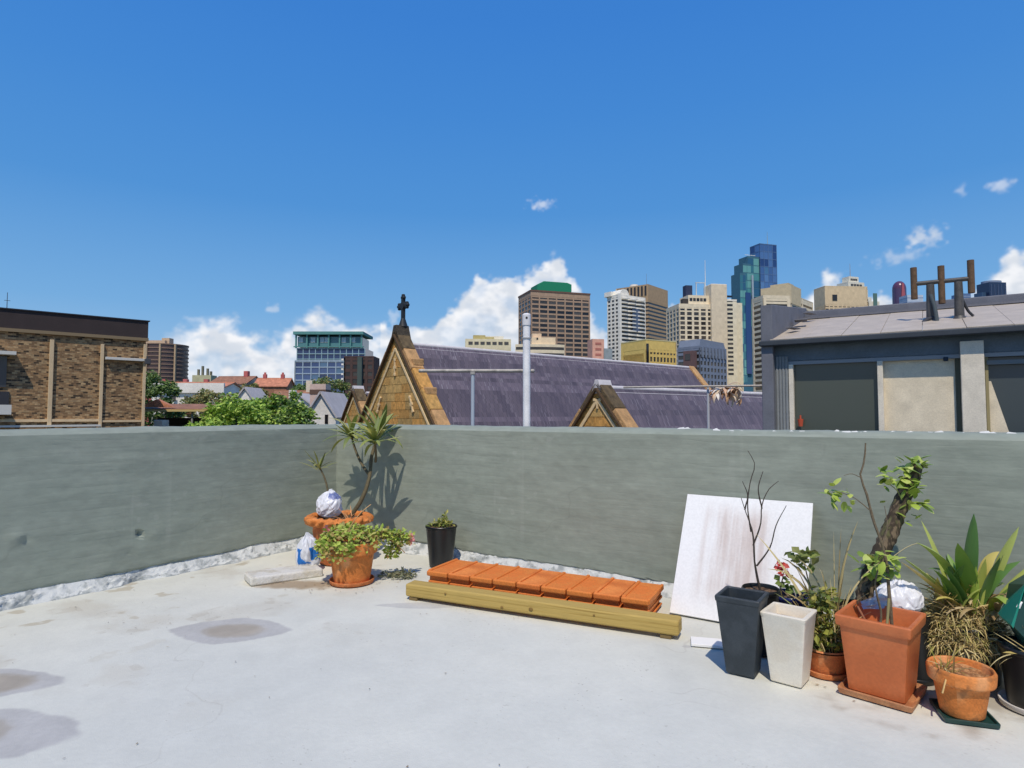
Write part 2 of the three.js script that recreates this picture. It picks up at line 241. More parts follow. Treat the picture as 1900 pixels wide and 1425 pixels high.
{
  const r = thing('parapet_wall', 'grey green rendered parapet wall behind the white board and terracotta tiles', 'wall', [CX, 0, CZ], TURN);
  mesh('rendered_wall', parapet(9, 3, []), M.plaster, r); mesh('waterproofing_strip', skirting(9, 5), M.membrane, r);
  // the left wall runs from far left to the corner: its own x goes from -b to the corner
  const l = thing('parapet_wall', 'grey green rendered parapet wall below the brown brick building', 'wall', at(0, 9), TURN + Math.PI / 2);
  mesh('rendered_wall', parapet(9.21, 40, [[9 - 2.115, 0.385, 0.035, -0.045], [9 - 1.99, 0.36, 0.05, 0.012], [9 - 2.97, 0.49, 0.06, 0.016], [9 - 2.92, 0.46, 0.05, -0.012], [9 - 2.2, 0.24, 0.03, -0.014]]), M.plaster, l);
  mesh('waterproofing_strip', skirting(9, 25), M.membrane, l);
  // flakes of old white paint left on the coping
  const R = rng(33), fk = []; for (let i = 0; i < 46; i++) { const s = 0.008 + R() * 0.02, g = new THREE.CylinderGeometry(s, s * 1.1, 0.004, 6); g.scale(1.6, 1, 1); g.rotateY(R() * 3); const k = R(); g.rotateX(0.7); g.translate(3.9 + Math.pow(R(), 0.7) * 2.6, 1.258 + 0.004 + k * 0.014, -0.022 - k * 0.02); fk.push(g); }
  mesh('paint_flakes', fk, flat(214, 214, 208), r).userData.kind = 'stuff';
}

// ---------------------------------------------------------------- pots in the corner
function potLathe(rb, rt, h, rim, rimH, wall = 0.014) { return lathe([[0.001, 0.004], [rb * 0.94, 0], [rb, 0.008], [rt - (rt - rb) * rimH / h, h - rimH], [rt - (rt - rb) * rimH / h + 0.004, h - rimH + 0.002], [rt + rim * 0.8, h - rimH + 0.006], [rt + rim, h - rimH + 0.014], [rt + rim + 0.003, h - 0.012], [rt + rim - 0.004, h], [rt + rim - wall + 0.004, h], [rt + rim - wall, h - 0.008], [rt - wall, h - rimH], [rb * 0.97, h * 0.3], [0.001, h * 0.3]]); }
function saucerLathe(r, h) { return lathe([[0.001, 0.002], [r * 0.9, 0], [r * 0.96, 0.004], [r, h - 0.004], [r - 0.004, h], [r - 0.012, h - 0.002], [r * 0.9, 0.014], [0.001, 0.012]]); }
const disc = (r, y, seed, amp = 0.02) => { const g = new THREE.CircleGeometry(r, 36).rotateX(-Math.PI / 2); const h = new THREE.RingGeometry(0.001, r, 30, 8).rotateX(-Math.PI / 2), p = h.attributes.position; for (let i = 0; i < p.count; i++) p.setY(i, y + (fbm(p.getX(i) * 22 + seed, p.getZ(i) * 22, 3) - 0.5) * amp * 2); h.computeVertexNormals(); return h; };

const dracaenaTones = [leafTone(142, 152, 72), leafTone(158, 162, 80), leafTone(112, 126, 60), leafTone(178, 172, 92)];
const strapVariants = [strap(1, 0.12, 0.5), strap(1, 0.11, 1.0), strap(1, 0.13, 1.5), strap(1, 0.12, 0.2)];
function tuft(parent, p, n, len, spread, seed, tones = dracaenaTones, wide = 1) {
  const R = rng(seed);
  for (let i = 0; i < n; i++) { const az = i * 2.4 + R() * 0.5, tilt = Math.min(1.9, (0.1 + spread * Math.pow((i + 0.5) / n, 0.8)) + (R() - 0.5) * 0.25), s = len * (0.75 + R() * 0.45); share('leaf', strapVariants[Math.floor(R() * 4)], tones[Math.floor(R() * tones.length)], parent, [p[0] + (R() - 0.5) * 0.02, p[1] - 0.015 * i / n * 3, p[2] + (R() - 0.5) * 0.02], [tilt, az, (R() - 0.5) * 0.5], [s * wide, s, s * wide], 'YXZ'); }
}
{
  // urn with the strappy shrub; positions below are metres from the urn's foot, x along the right wall, z out from it
  const A0 = 0.912, B0 = 0.737, u = thing('potted_shrub', 'tall shrub with strappy leaf tufts in a wide rimmed terracotta urn', 'potted plant', at(A0, B0), TURN);
  const R = rng(4);
  mesh('urn', lathe([[0.001, 0.004], [0.16, 0], [0.175, 0.012], [0.165, 0.03], [0.19, 0.10], [0.225, 0.22], [0.238, 0.3], [0.236, 0.345], [0.25, 0.352], [0.252, 0.368], [0.236, 0.376], [0.225, 0.36], [0.2, 0.3], [0.001, 0.3]]), M.terraDark, u);
  const rg = new THREE.TorusGeometry(0.268, 0.04, 14, 72).rotateX(Math.PI / 2), rp = rg.attributes.position;
  for (let i = 0; i < rp.count; i++) { const x = rp.getX(i), y = rp.getY(i), z = rp.getZ(i), an = Math.atan2(z, x), k = 1 + 0.05 * Math.sin(an * 20 + y * 60) + (fbm(an * 5 + 9, y * 30, 3) - 0.5) * 0.12; rp.setXYZ(i, x * k, y * (1 + 0.15 * Math.sin(an * 20)) + 0.405, z * k); }
  rg.computeVertexNormals(); mesh('rim', rg, M.terra, u);
  mesh('soil', disc(0.245, 0.405, 3, 0.02), M.soil, u);
  const bark = mapped(mottled([112, 100, 72], [84, 76, 54], 0.5, 10, 0.1), { bumpScale: 0.004 });
  const loc = (a, b, h) => [a - A0, h, b - B0];
  // ends of the four stems
  const TR = loc(0.865, 0.17, 1.22), TL = loc(0.64, 0.36, 1.19), TM = loc(1.10, 0.47, 1.15), SL = loc(0.715, 0.82, 0.90), base = [0.02, 0.39, -0.1];
  const s1 = mesh('stem', limb([base, [0.11, 0.56, -0.17], [0.10, 0.76, -0.28], [0.0, 0.98, -0.41], TR], 0.022, 0.014, 8, 16, 0.25, 3), bark, u);
  const s2 = mesh('stem', limb([[0.08, 0.8, -0.3], [-0.1, 0.92, -0.35], [-0.2, 1.06, -0.36], TL], 0.015, 0.01, 7, 12, 0.2, 4), bark, u);
  const s3 = mesh('stem', limb([[0.055, 0.92, -0.41], [0.11, 1.0, -0.36], TM], 0.014, 0.011, 7, 10, 0.2, 5), bark, u);
  const s4 = mesh('stem', limb([[-0.06, 0.39, 0.0], [-0.1, 0.6, 0.04], [-0.14, 0.76, 0.05], SL], 0.013, 0.008, 7, 12, 0.2, 6), bark, u);
  tuft(s1, TR, 20, 0.31, 1.2, 21, dracaenaTones, 1.4); tuft(s2, TL, 26, 0.29, 1.5, 22, dracaenaTones, 1.35); tuft(s3, TM, 21, 0.3, 1.25, 23, dracaenaTones, 1.4); tuft(s4, SL, 12, 0.2, 1.0, 24, [leafTone(134, 140, 62), leafTone(150, 148, 70), leafTone(110, 118, 58)]);
  const straw = leafTone(206, 150, 96); for (let i = 0; i < 16; i++) share('dry_stalk', strapVariants[1], straw, u, [0.02 + R() * 0.2, 0.4, -0.05 + R() * 0.2], [0.3 + R() * 1.1, R() * 6.3, 0], [0.08, 0.14 + R() * 0.12, 0.1], 'YXZ');
}
// a crumpled plastic bag: a lumpy skin pulled together at its neck
function bagShape(w, h, d, seed, neck, tones, crease = 1) {
  const g = mergeVertices(new THREE.IcosahedronGeometry(1, 24).deleteAttribute('normal').deleteAttribute('uv')), p = g.attributes.position, cl = new Float32Array(p.count * 3);
  for (let i = 0; i < p.count; i++) {
    let x = p.getX(i), y = p.getY(i), z = p.getZ(i); const an = Math.atan2(z, x);
    const cr = (Math.abs(fbm(x * 1.6 + seed, z * 1.6 + y * 1.3 + seed, 3) - 0.5) * 0.75 + Math.abs(fbm(x * 3 + seed, z * 3 + y * 4, 4) - 0.5) * 0.32) * crease; const t = (y + 1) / 2;
    const r = (1.08 - 0.5 * Math.pow(t, 1.6) * neck) * (1.05 - cr); const pinch = t > 0.78 ? mix(1, 0.55 + 0.35 * Math.sin(an * 5 + seed), sst(0.78, 0.95, t) * neck) : 1;
    p.setXYZ(i, x * w * r * pinch, Math.max(0.003, (Math.sign(y) * Math.pow(Math.abs(y), 0.8) * 0.5 + 0.5) * h + (fbm(x * 5 + seed, z * 5, 3) - 0.5) * 0.04 * t), z * d * r * pinch);
    const s = fbm(an * 1.3 + seed * 3, y * 1.7 + seed, 2); const c = tones.length > 1 && s > tones[1][3] && t > tones[1][4] && t < tones[1][5] ? tones[1] : tones[0]; cl.set(c.slice(0, 3), i * 3);
  }
  g.setAttribute('color', new THREE.BufferAttribute(cl, 3)); g.computeVertexNormals(); g.rotateZ(seed === 5 ? -0.12 : 0.1); return g;
}
const bagMat = new THREE.MeshPhysicalMaterial({ vertexColors: true, roughness: 0.38, transmission: 0.12, thickness: 0 });
{
  const b1 = mesh('plastic_bag', bagShape(0.14, 0.27, 0.13, 5, 0.8, [[...L3(236, 237, 242)], [...L3(116, 128, 178), 0.6, 0.7, 0.92]], 1.1), bagMat); b1.position.set(...at(0.79, 0.76, 0.405)); b1.rotation.y = TURN;
  tag(b1, 'crumpled white plastic bag with blue print sitting on the urn', 'bag');
  const b2 = mesh('plastic_bag', bagShape(0.12, 0.34, 0.1, 12, 1, [[...L3(226, 228, 232)], [...L3(28, 112, 190), 0.52, 0.3, 0.62]]), bagMat); b2.position.set(-1.81, 0, -5.62); b2.rotation.y = 0.9;
  tag(b2, 'white and bright blue plastic bag standing on the floor beside the urn', 'bag');
  const k = mesh('concrete_block', (() => { const g = new RoundedBoxGeometry(0.6, 0.075, 0.24, 6, 0.022), p = g.attributes.position; for (let i = 0; i < p.count; i++) { p.setY(i, p.getY(i) + 0.037 + (fbm(p.getX(i) * 7 + 4, p.getZ(i) * 7, 4) - 0.5) * 0.03); p.setZ(i, p.getZ(i) + (fbm(p.getX(i) * 9, p.getY(i) * 20, 3) - 0.5) * 0.02); } g.computeVertexNormals(); return g; })(), mapped(mottled([222, 219, 210], [196, 190, 174], 0.1, 5, 0.5), { bumpScale: 0.006 }));
  k.position.set(-1.95, -0.008, -5.38); k.rotation.y = 0.62; tag(k, 'low white painted concrete block on the floor left of the terracotta pots', 'block');
}
{
  // front pot on its saucer, with fleshy trailing foliage
  const x = -1.335, z = -5.24;
  const s = mesh('pot_saucer', saucerLathe(0.185, 0.034), M.terraDark); s.position.set(x, 0, z); tag(s, 'round terracotta saucer under the pot of trailing succulents', 'saucer');
  const t = thing('potted_succulent', 'round terracotta pot overflowing with bright green trailing succulents', 'potted plant', [x, 0.014, z]);
  mesh('pot', potLathe(0.148, 0.195, 0.33, 0.012, 0.1), M.terra, t);
  mesh('soil', disc(0.18, 0.3, 8, 0.02), M.soil, t);
  const R = rng(77), sp = [];
  for (let i = 0; i < 900; i++) { const an = R() * 6.283, r = Math.sqrt(R()) * 0.25; sp.push([Math.cos(an) * r - 0.03, 0.34 + 0.06 * (1 - r / 0.25) + R() * 0.07 - Math.max(0, r - 0.19) * 1.2, Math.sin(an) * r]); }
  for (let i = 0; i < 420; i++) { const an = 1.2 + R() * 2.6, r = 0.2 + R() * 0.06; sp.push([Math.cos(an) * r - 0.02, 0.34 - R() * R() * 0.16, Math.sin(an) * r]); }
  for (let i = 0; i < 330; i++) { const t2 = R(); sp.push([0.18 + t2 * 0.26 + (R() - 0.5) * 0.07, 0.37 - t2 * 0.06 + (R() - 0.5) * 0.1, -0.08 - t2 * 0.12 + (R() - 0.5) * 0.1]); }
  for (let i = 0; i < 150; i++) { const t2 = R(); sp.push([0.3 + (R() - 0.5) * 0.12, 0.28 - t2 * 0.14, -0.2 + (R() - 0.5) * 0.1]); }
  const f = mesh('foliage', leaves(sp, 0.04, [L3(172, 194, 72), L3(190, 206, 92), L3(146, 172, 62), L3(200, 196, 104), L3(176, 150, 84)], 5, 1.5), leafMat, t, true); tag(f, null, null, null, 'stuff');
  const stemM = flat(150, 116, 72);
  for (let i = 0; i < 9; i++) { const an = 0.6 + R() * 2.4, r = 0.2; mesh('stalk', cable([[Math.cos(an) * r * 0.8, 0.33, Math.sin(an) * r * 0.8], [Math.cos(an) * r * 1.12, 0.33, Math.sin(an) * r * 1.12], [Math.cos(an) * r * 1.1 + (R() - 0.5) * 0.05, 0.2 + R() * 0.06, Math.sin(an) * r * 1.1]], 0.0035, 5, 8), stemM, t); }
  mesh('stalk', cable([[-0.05, 0.34, 0.05], [0.0, 0.46, 0.05], [0.07, 0.56, 0], [0.14, 0.62, -0.05]], 0.004, 5, 10), flat(190, 150, 100), t);
  for (let i = 0; i < 3; i++) mesh('stalk', cable([[0.16, 0.34, -0.05], [0.3, 0.34 - i * 0.02, -0.14], [0.42, 0.3 - i * 0.05, -0.2 + i * 0.04]], 0.004, 5, 10), stemM, t);
  const pink = flat(224, 120, 130, { side: THREE.DoubleSide });
  for (const [px, py, pz] of [[-0.19, 0.43, 0.08], [0.455, 0.31, -0.2], [0.46, 0.285, -0.19]]) { const q = []; for (let i = 0; i < 14; i++) q.push([px + (R() - 0.5) * 0.03, py + (R() - 0.5) * 0.04, pz + (R() - 0.5) * 0.03]); mesh('flower', leaves(q, 0.032, [L3(226, 130, 140), L3(236, 160, 160)], 31, 1.2), leafMat, t, true); }
  // low weed in the crack of the floor beside it
  const w = [], W0 = [-0.98, 0.0, -5.42]; for (let i = 0; i < 150; i++) { const an = R() * 6.283, r = Math.sqrt(R()) * 0.1; w.push([Math.cos(an) * r * 1.5, 0.005 + R() * 0.05 * (1 - r * 6), Math.sin(an) * r]); }
  const wd = thing('floor_weed', 'small grey green weed on the floor right of the saucer', 'weed', W0);
  tag(mesh('foliage', leaves(w, 0.04, [L3(120, 124, 96), L3(140, 138, 104), L3(96, 104, 76)], 9, 2), leafMat, wd, true), null, null, null, 'stuff');
  mesh('stalk', cable([[0, 0.004, 0], [0.03, 0.03, 0], [0.07, 0.02, 0.02]], 0.003, 5, 6), stemM, wd);
  // dead leaves and crumbs of earth scattered on the floor near the pots
  const li = []; const scat = (cx, cz, rx, rz, n, s) => { for (let i = 0; i < n; i++) { const an = R() * 6.283, r = Math.pow(R(), 0.7); li.push([cx + Math.cos(an) * rx * r, 0.003, cz + Math.sin(an) * rz * r, s]); } };
  scat(-1.45, -5.15, 0.6, 0.28, 60, 0.5); scat(2.15, -3.25, 0.6, 0.3, 60, 0.4); scat(-2.6, -4.3, 0.7, 1.2, 30, 0.35); scat(0.3, -4.7, 1.3, 0.5, 26, 0.4); scat(-1.0, -2.9, 1.4, 0.8, 12, 0.35);
  const lg = leaves(li, 0.045, [L3(128, 104, 72), L3(150, 128, 92), L3(96, 80, 58), L3(170, 150, 110)], 88, 2), lp = lg.attributes.position; for (let i = 0; i < lp.count; i++) lp.setY(i, 0.002 + Math.abs(lp.getY(i) - 0.003) * 0.14); lg.computeVertexNormals();
  tag(mesh('leaf_litter', lg, leafMat, null, true), 'dead leaves and crumbs scattered on the terrace floor', 'litter', null, 'stuff');
}
{
  const t = thing('potted_seedling', 'small glossy black tapered pot with a green seedling, behind the tiles', 'potted plant', [-0.655, 0, -5.80]);
  mesh('pot', potLathe(0.108, 0.142, 0.37, 0.004, 0.02, 0.008), M.blackPlastic, t); mesh('soil', disc(0.135, 0.345, 12, 0.012), M.soil, t);
  const R = rng(15), sp = []; for (let i = 0; i < 70; i++) { const an = R() * 6.283, r = R() * 0.12; sp.push([Math.cos(an) * r, 0.355 + R() * 0.05, Math.sin(an) * r]); } for (let i = 0; i < 40; i++) sp.push([0.02 + (R() - 0.5) * 0.06, 0.38 + R() * 0.09, (R() - 0.5) * 0.06]);
  tag(mesh('foliage', leaves(sp, 0.045, [L3(150, 156, 60), L3(176, 172, 84), L3(112, 130, 50)], 8, 2.2), leafMat, t, true), null, null, null, 'stuff');
  mesh('stalk', cable([[0.02, 0.345, 0], [0.03, 0.4, 0.01], [0.02, 0.46, 0]], 0.004, 5, 6), flat(120, 130, 60), t);
}

// ---------------------------------------------------------------- terracotta slabs in a row and the timber sleeper
{
  // the row lies nearly along the wall: from its left front corner to its right front corner
  const P0 = [-0.684, -4.984], P1 = [0.91, -4.19], n = 9, dx = (P1[0] - P0[0]) / n, dz = (P1[1] - P0[1]) / n, w = Math.hypot(dx, dz), turn = -Math.atan2(dz, dx), R = rng(60);
  const nth = ['leftmost', 'second from the left', 'third from the left', 'fourth from the left', 'middle', 'fourth from the right', 'third from the right', 'second from the right', 'rightmost'];
  const D = 0.46, back = [Math.sin(turn), Math.cos(turn)];
  for (let i = 0; i < n; i++) {
    const t = thing('terracotta_slab', `orange terracotta slab with rolled edge, ${nth[i]} in the row behind the sleeper`, 'slab', [P0[0] + dx * (i + 0.5), 0.026 + (R() - 0.5) * 0.004, P0[1] + dz * (i + 0.5)], turn + (R() - 0.5) * 0.02, 'terracotta slabs laid in a row');
    const m = i % 3 === 1 ? M.tile2 : M.tile, lean = 0;
    mesh('top', rbox(w - 0.012, 0.022, D - 0.03, 0, 0.118, -D / 2, 0.006), m, t);
    mesh('front_lip', rbox(w - 0.008, 0.042, 0.03, 0, 0.113, -0.015, 0.012, 0, 3), m, t);
    mesh('side_rib', rbox(0.026, 0.034, D - 0.04, -w / 2 + 0.018, 0.124, -D / 2, 0.009, 0, 3), m, t);
    if (i === n - 1) mesh('side_rib', rbox(0.022, 0.042, D - 0.04, w / 2 - 0.008, 0.116, -D / 2, 0.009, 0, 3), m, t);
    mesh('base', [rbox(w - 0.03, 0.05, D - 0.06, 0, 0.077, -D / 2, 0.006), rbox(w - 0.05, 0.072, D - 0.09, 0, 0.012, -D / 2, 0.006)], m, t);
    mesh('foot_edge', rbox(w - 0.016, 0.02, D - 0.04, 0, 0.046, -D / 2, 0.007), m, t); mesh('foot_edge', rbox(w - 0.02, 0.016, D - 0.05, 0, -0.004, -D / 2, 0.006), m, t);
  }
}
{
  const woodMap = tex(512, (u, v) => { const a = fbm(u * 3 + fbm(u * 2, v * 6, 3, 2) * 0.8, v * 44, 4, 3 * 64), kn = vn(u * 5, v * 3, 8), ring = Math.sin((v * 26 + fbm(u * 2.5, v * 3, 3, 2) * 7) * 3.1); return sh(mixc([188, 160, 88], [158, 128, 60], sst(0.35, 0.75, a * 0.75 + ring * 0.09)), 0.94 + 0.14 * (vn(u * 30, v * 240) - 0.3)); }, true, 1);
  woodMap.repeat.set(0.5, 4);
  const t = thing('timber_sleeper', 'long yellow green treated pine sleeper lying in front of the terracotta slabs', 'timber', [0.137, 0.018, -4.39], -Math.atan2(0.845, 1.837));
  const g = new RoundedBoxGeometry(2.03, 0.095, 0.125, 4, 0.016), p = g.attributes.position;
  for (let i = 0; i < p.count; i++) { const x = p.getX(i); p.setY(i, p.getY(i) + 0.0505 + (fbm(x * 2 + 4, p.getZ(i) * 12, 3) - 0.5) * 0.006); p.setZ(i, p.getZ(i) + (fbm(x * 1.5, 8, 3) - 0.5) * 0.012); }
  g.computeVertexNormals(); mesh('beam', g, std({ map: woodMap, bumpMap: woodMap, bumpScale: 0.002, roughness: 0.8 }), t);
  const kn = mapped(mottled([140, 112, 58], [122, 94, 46], 0.4, 8, 0.05));
  for (const [x, y, r] of [[-0.66, 0.075, 0.009], [0.02, 0.05, 0.016], [-0.2, 0.035, 0.011], [0.47, 0.07, 0.008]]) { const k = new THREE.SphereGeometry(1, 10, 8); k.scale(r, r * 0.75, 0.0035); k.translate(x, y - 0.008, 0.0635); mesh('knot', k, kn, t); }
  for (const x of [-0.95, 0.93]) { const b = mesh('timber_packer', rbox(0.07, 0.026, 0.1, 0, 0.006, 0, 0.004), flat(120, 100, 62)); b.position.set(0.137 + x * 0.9085, 0, -4.39 + x * 0.418); b.rotation.y = t.rotation.y; tag(b, x < 0 ? 'thin wooden packer under the left end of the pine sleeper' : 'thin wooden packer under the right end of the pine sleeper', 'packer'); }
}
// ---------------------------------------------------------------- the white board leaning on the wall, and an offcut on the floor
{
  const w = 0.87, Lb = 0.885, th = Math.atan2(0.42, 0.775), m = tex(512, (u, v) => { const n = fbm(u * 26, v * 1.6, 4, 26), k = fbm(u * 3, v * 2, 4, 3), inn = sst(0.1, 0.3, u) * sst(0.8, 0.6, u) * sst(0.05, 0.3, v) * sst(0.98, 0.8, v); return sh(mixc([238, 237, 234], [200, 184, 174], inn * sst(0.25, 0.7, n * 0.55 + k * 0.45) * 0.95), 0.97 + 0.04 * vn(u * 90, v * 90)); }, true, 1);
  const o = mesh('painted_board', (() => { const g = new RoundedBoxGeometry(w, Lb, 0.018, 2, 0.003).translate(w / 2, Lb / 2, 0.009), p = g.attributes.position, uv = g.attributes.uv; for (let i = 0; i < p.count; i++) uv.setXY(i, p.getX(i) / w, p.getY(i) / Lb); return g; })(), std({ map: m, roughness: 0.5 }), null, true);
  o.position.set(...at(4.05, 0.462, 0.004)); o.rotation.set(-th, TURN, 0.0, 'YXZ'); tag(o, 'large white streaked board leaning against the parapet wall', 'board');
  const f = mesh('board_offcut', rbox(0.24, 0.016, 0.13, 0, 0.006, 0, 0.003), M.white); f.position.set(1.215, 0, -3.85); f.rotation.y = -0.25; tag(f, 'flat white offcut on the floor behind the charcoal planter', 'offcut');
}

// ---------------------------------------------------------------- pots along the right
function sqLathe(pts, e = 34, n = 96) {
  const g = lathe(pts, n), p = g.attributes.position;
  for (let i = 0; i < p.count; i++) { const x = p.getX(i), z = p.getZ(i), an = Math.atan2(z, x), k = 1 / Math.pow(Math.pow(Math.abs(Math.cos(an)), e) + Math.pow(Math.abs(Math.sin(an)), e), 1 / e); p.setX(i, x * k); p.setZ(i, z * k); }
  g.deleteAttribute('normal'); g.computeVertexNormals(); return toCreasedNormals(g, 0.4);
}
const plate = (s, y, seed, amp) => { const g = new THREE.PlaneGeometry(s, s, 16, 16).rotateX(-Math.PI / 2), p = g.attributes.position; for (let i = 0; i < p.count; i++) p.setY(i, y + (fbm(p.getX(i) * 25 + seed, p.getZ(i) * 25, 3) - 0.5) * amp); g.computeVertexNormals(); return g; };
{
  const c = thing('tall_planter', 'empty charcoal grey tapered square planter standing in front of the white board', 'planter', [1.262, 0, -3.452], -0.6);
  mesh('pot', sqLathe([[0.001, 0.004], [0.07, 0], [0.075, 0.006], [0.076, 0.03], [0.112, 0.385], [0.116, 0.39], [0.118, 0.411], [0.115, 0.416], [0.1, 0.416], [0.097, 0.411], [0.085, 0.24], [0.001, 0.24]]), M.charcoal, c);
  mesh('soil', plate(0.165, 0.25, 3, 0.015), flat(38, 34, 30), c);
  const d = thing('tall_planter', 'cream tapered square planter right of the charcoal one', 'planter', [1.466, 0, -3.338], -0.7);
  mesh('pot', sqLathe([[0.001, 0.004], [0.072, 0], [0.077, 0.006], [0.109, 0.335], [0.112, 0.341], [0.114, 0.356], [0.111, 0.36], [0.094, 0.36], [0.091, 0.354], [0.084, 0.27], [0.001, 0.27]]), M.cream, d);
  mesh('soil', plate(0.17, 0.305, 5, 0.01), M.drysoilPale, d);
}
{
  const t = thing('potted_twig', 'bare dark twiggy shrub in a slim black pot behind the charcoal planter', 'potted plant', [1.47, 0, -3.72]);
  mesh('pot', potLathe(0.085, 0.102, 0.375, 0.004, 0.03, 0.008), M.blackPlastic, t); mesh('soil', disc(0.095, 0.35, 2, 0.01), M.soil, t);
  const tw = mapped(mottled([86, 76, 66], [62, 54, 46], 0.4, 8, 0.08));
  const S = [[[0, 0.345, 0], [-0.03, 0.5, 0], [-0.045, 0.7, 0.01], [-0.08, 0.82, 0], [-0.105, 0.9, 0]], [[-0.04, 0.62, 0], [0.0, 0.75, 0.02], [0.01, 0.86, 0.02], [0.06, 0.95, 0.0], [0.12, 1.0, 0]], [[-0.05, 0.7, 0], [-0.06, 0.85, -0.02], [-0.04, 1.0, -0.02], [-0.02, 1.1, 0], [-0.06, 1.18, 0]], [[0.01, 0.84, 0.02], [-0.01, 0.96, 0.02], [0.02, 1.06, 0.02]], [[-0.02, 0.5, 0], [0.05, 0.62, 0.03], [0.09, 0.74, 0.02], [0.15, 0.86, 0.03]], [[-0.085, 0.83, 0], [-0.07, 0.92, 0.01], [-0.1, 1.0, 0.01]]];
  S.forEach((p, i) => mesh('twig', limb(p, i ? 0.005 : 0.008, 0.0018, 6, 12, 0.35, i + 3), tw, t));
}
{
  const t = thing('potted_geranium', 'glazed blue pot with a red geranium flower behind the cream planter', 'potted plant', [1.70, 0, -3.86]);
  mesh('pot', potLathe(0.085, 0.112, 0.3, 0.006, 0.03, 0.01), M.blueGlaze, t); mesh('soil', disc(0.1, 0.27, 7, 0.012), M.soil, t);
  const st = flat(132, 120, 80), R = rng(91);
  mesh('stem', limb([[-0.05, 0.27, 0.02], [-0.06, 0.34, 0.02], [-0.05, 0.4, 0.03], [-0.045, 0.44, 0.03]], 0.005, 0.003, 6, 8), st, t);
  mesh('stem', limb([[0.03, 0.27, 0.02], [0.1, 0.34, 0.06], [0.085, 0.42, 0.06], [0.065, 0.52, 0.06]], 0.006, 0.003, 6, 10), st, t);
  mesh('stem', limb([[-0.02, 0.27, 0.05], [0.0, 0.3, 0.09], [-0.02, 0.36, 0.1]], 0.004, 0.003, 6, 6), flat(214, 208, 196), t);
  const blob = (c, n, r) => Array.from({ length: n }, () => [c[0] + (R() - 0.5) * r, c[1] + (R() - 0.5) * r, c[2] + (R() - 0.5) * r]);
  mesh('flower', leaves(blob([-0.055, 0.46, 0.03], 34, 0.07), 0.03, [L3(206, 62, 52), L3(222, 92, 76), L3(170, 42, 42)], 4, 1.2), leafMat, t, true); nest(t, 'flower', 'stem');
  mesh('foliage', leaves(blob([-0.04, 0.36, 0.03], 26, 0.08), 0.045, [L3(112, 132, 52), L3(90, 116, 48)], 5, 1.3), leafMat, t, true).userData.kind = 'stuff';
  mesh('foliage', leaves(blob([0.06, 0.52, 0.06], 46, 0.11), 0.06, [L3(126, 140, 66), L3(148, 150, 82), L3(96, 116, 56)], 6, 1.5), leafMat, t, true).userData.kind = 'stuff';
}
// grass-like blades as separate leaves
function blades(parent, name, base, n, len, spreadR, tilt, tones, seed, wide = 0.22) { const R = rng(seed); for (let i = 0; i < n; i++) { const an = R() * 6.283, r = R() * spreadR, s = len * (0.5 + R() * 0.7); share(name, strapVariants[Math.floor(R() * 4)], tones[Math.floor(R() * tones.length)], parent, [base[0] + Math.cos(an) * r, base[1], base[2] + Math.sin(an) * r], [tilt * R(), an + (R() - 0.5) * 1.4 - Math.PI / 2 + Math.PI, 0], [s * wide, s, s * 0.9], 'YXZ'); } }
const strawTones = [leafTone(196, 176, 118), leafTone(178, 156, 98), leafTone(214, 196, 140), leafTone(160, 140, 92)];
const strawRGB = [L3(200, 180, 122), L3(180, 158, 100), L3(216, 198, 144), L3(158, 136, 88), L3(176, 168, 96)];
{
  const s = mesh('pot_saucer', saucerLathe(0.122, 0.03), M.terraDark); s.position.set(1.705, 0, -3.435); tag(s, 'round terracotta saucer under the low bowl of weedy grass', 'saucer');
  const t = thing('potted_grass', 'low terracotta bowl of weedy grass between the cream and square terracotta planters', 'potted plant', [1.705, 0.013, -3.435]);
  mesh('pot', potLathe(0.098, 0.116, 0.13, 0.004, 0.02), M.terraDark, t); mesh('soil', disc(0.105, 0.115, 7, 0.012), M.soil, t);
  blades(t, 'grass_blade', [0, 0.11, 0], 46, 0.34, 0.08, 0.75, [...strawTones, leafTone(132, 140, 70)], 41, 0.18);
  blades(t, 'grass_blade', [0.05, 0.11, -0.02], 16, 0.62, 0.05, 0.4, strawTones, 42, 0.09);
  const R = rng(43), sp = []; for (let i = 0; i < 240; i++) { const h = R(); sp.push([-0.02 + (R() - 0.5) * 0.1, 0.16 + h * 0.27, (R() - 0.5) * 0.1]); } for (let i = 0; i < 120; i++) { const an = R() * 6.3, r = R() * 0.13; sp.push([Math.cos(an) * r, 0.12 + R() * 0.1, Math.sin(an) * r]); }
  mesh('foliage', leaves(sp, 0.05, [L3(118, 134, 44), L3(150, 156, 58), L3(94, 110, 40), L3(166, 160, 76)], 6, 2), leafMat, t, true).userData.kind = 'stuff';
}
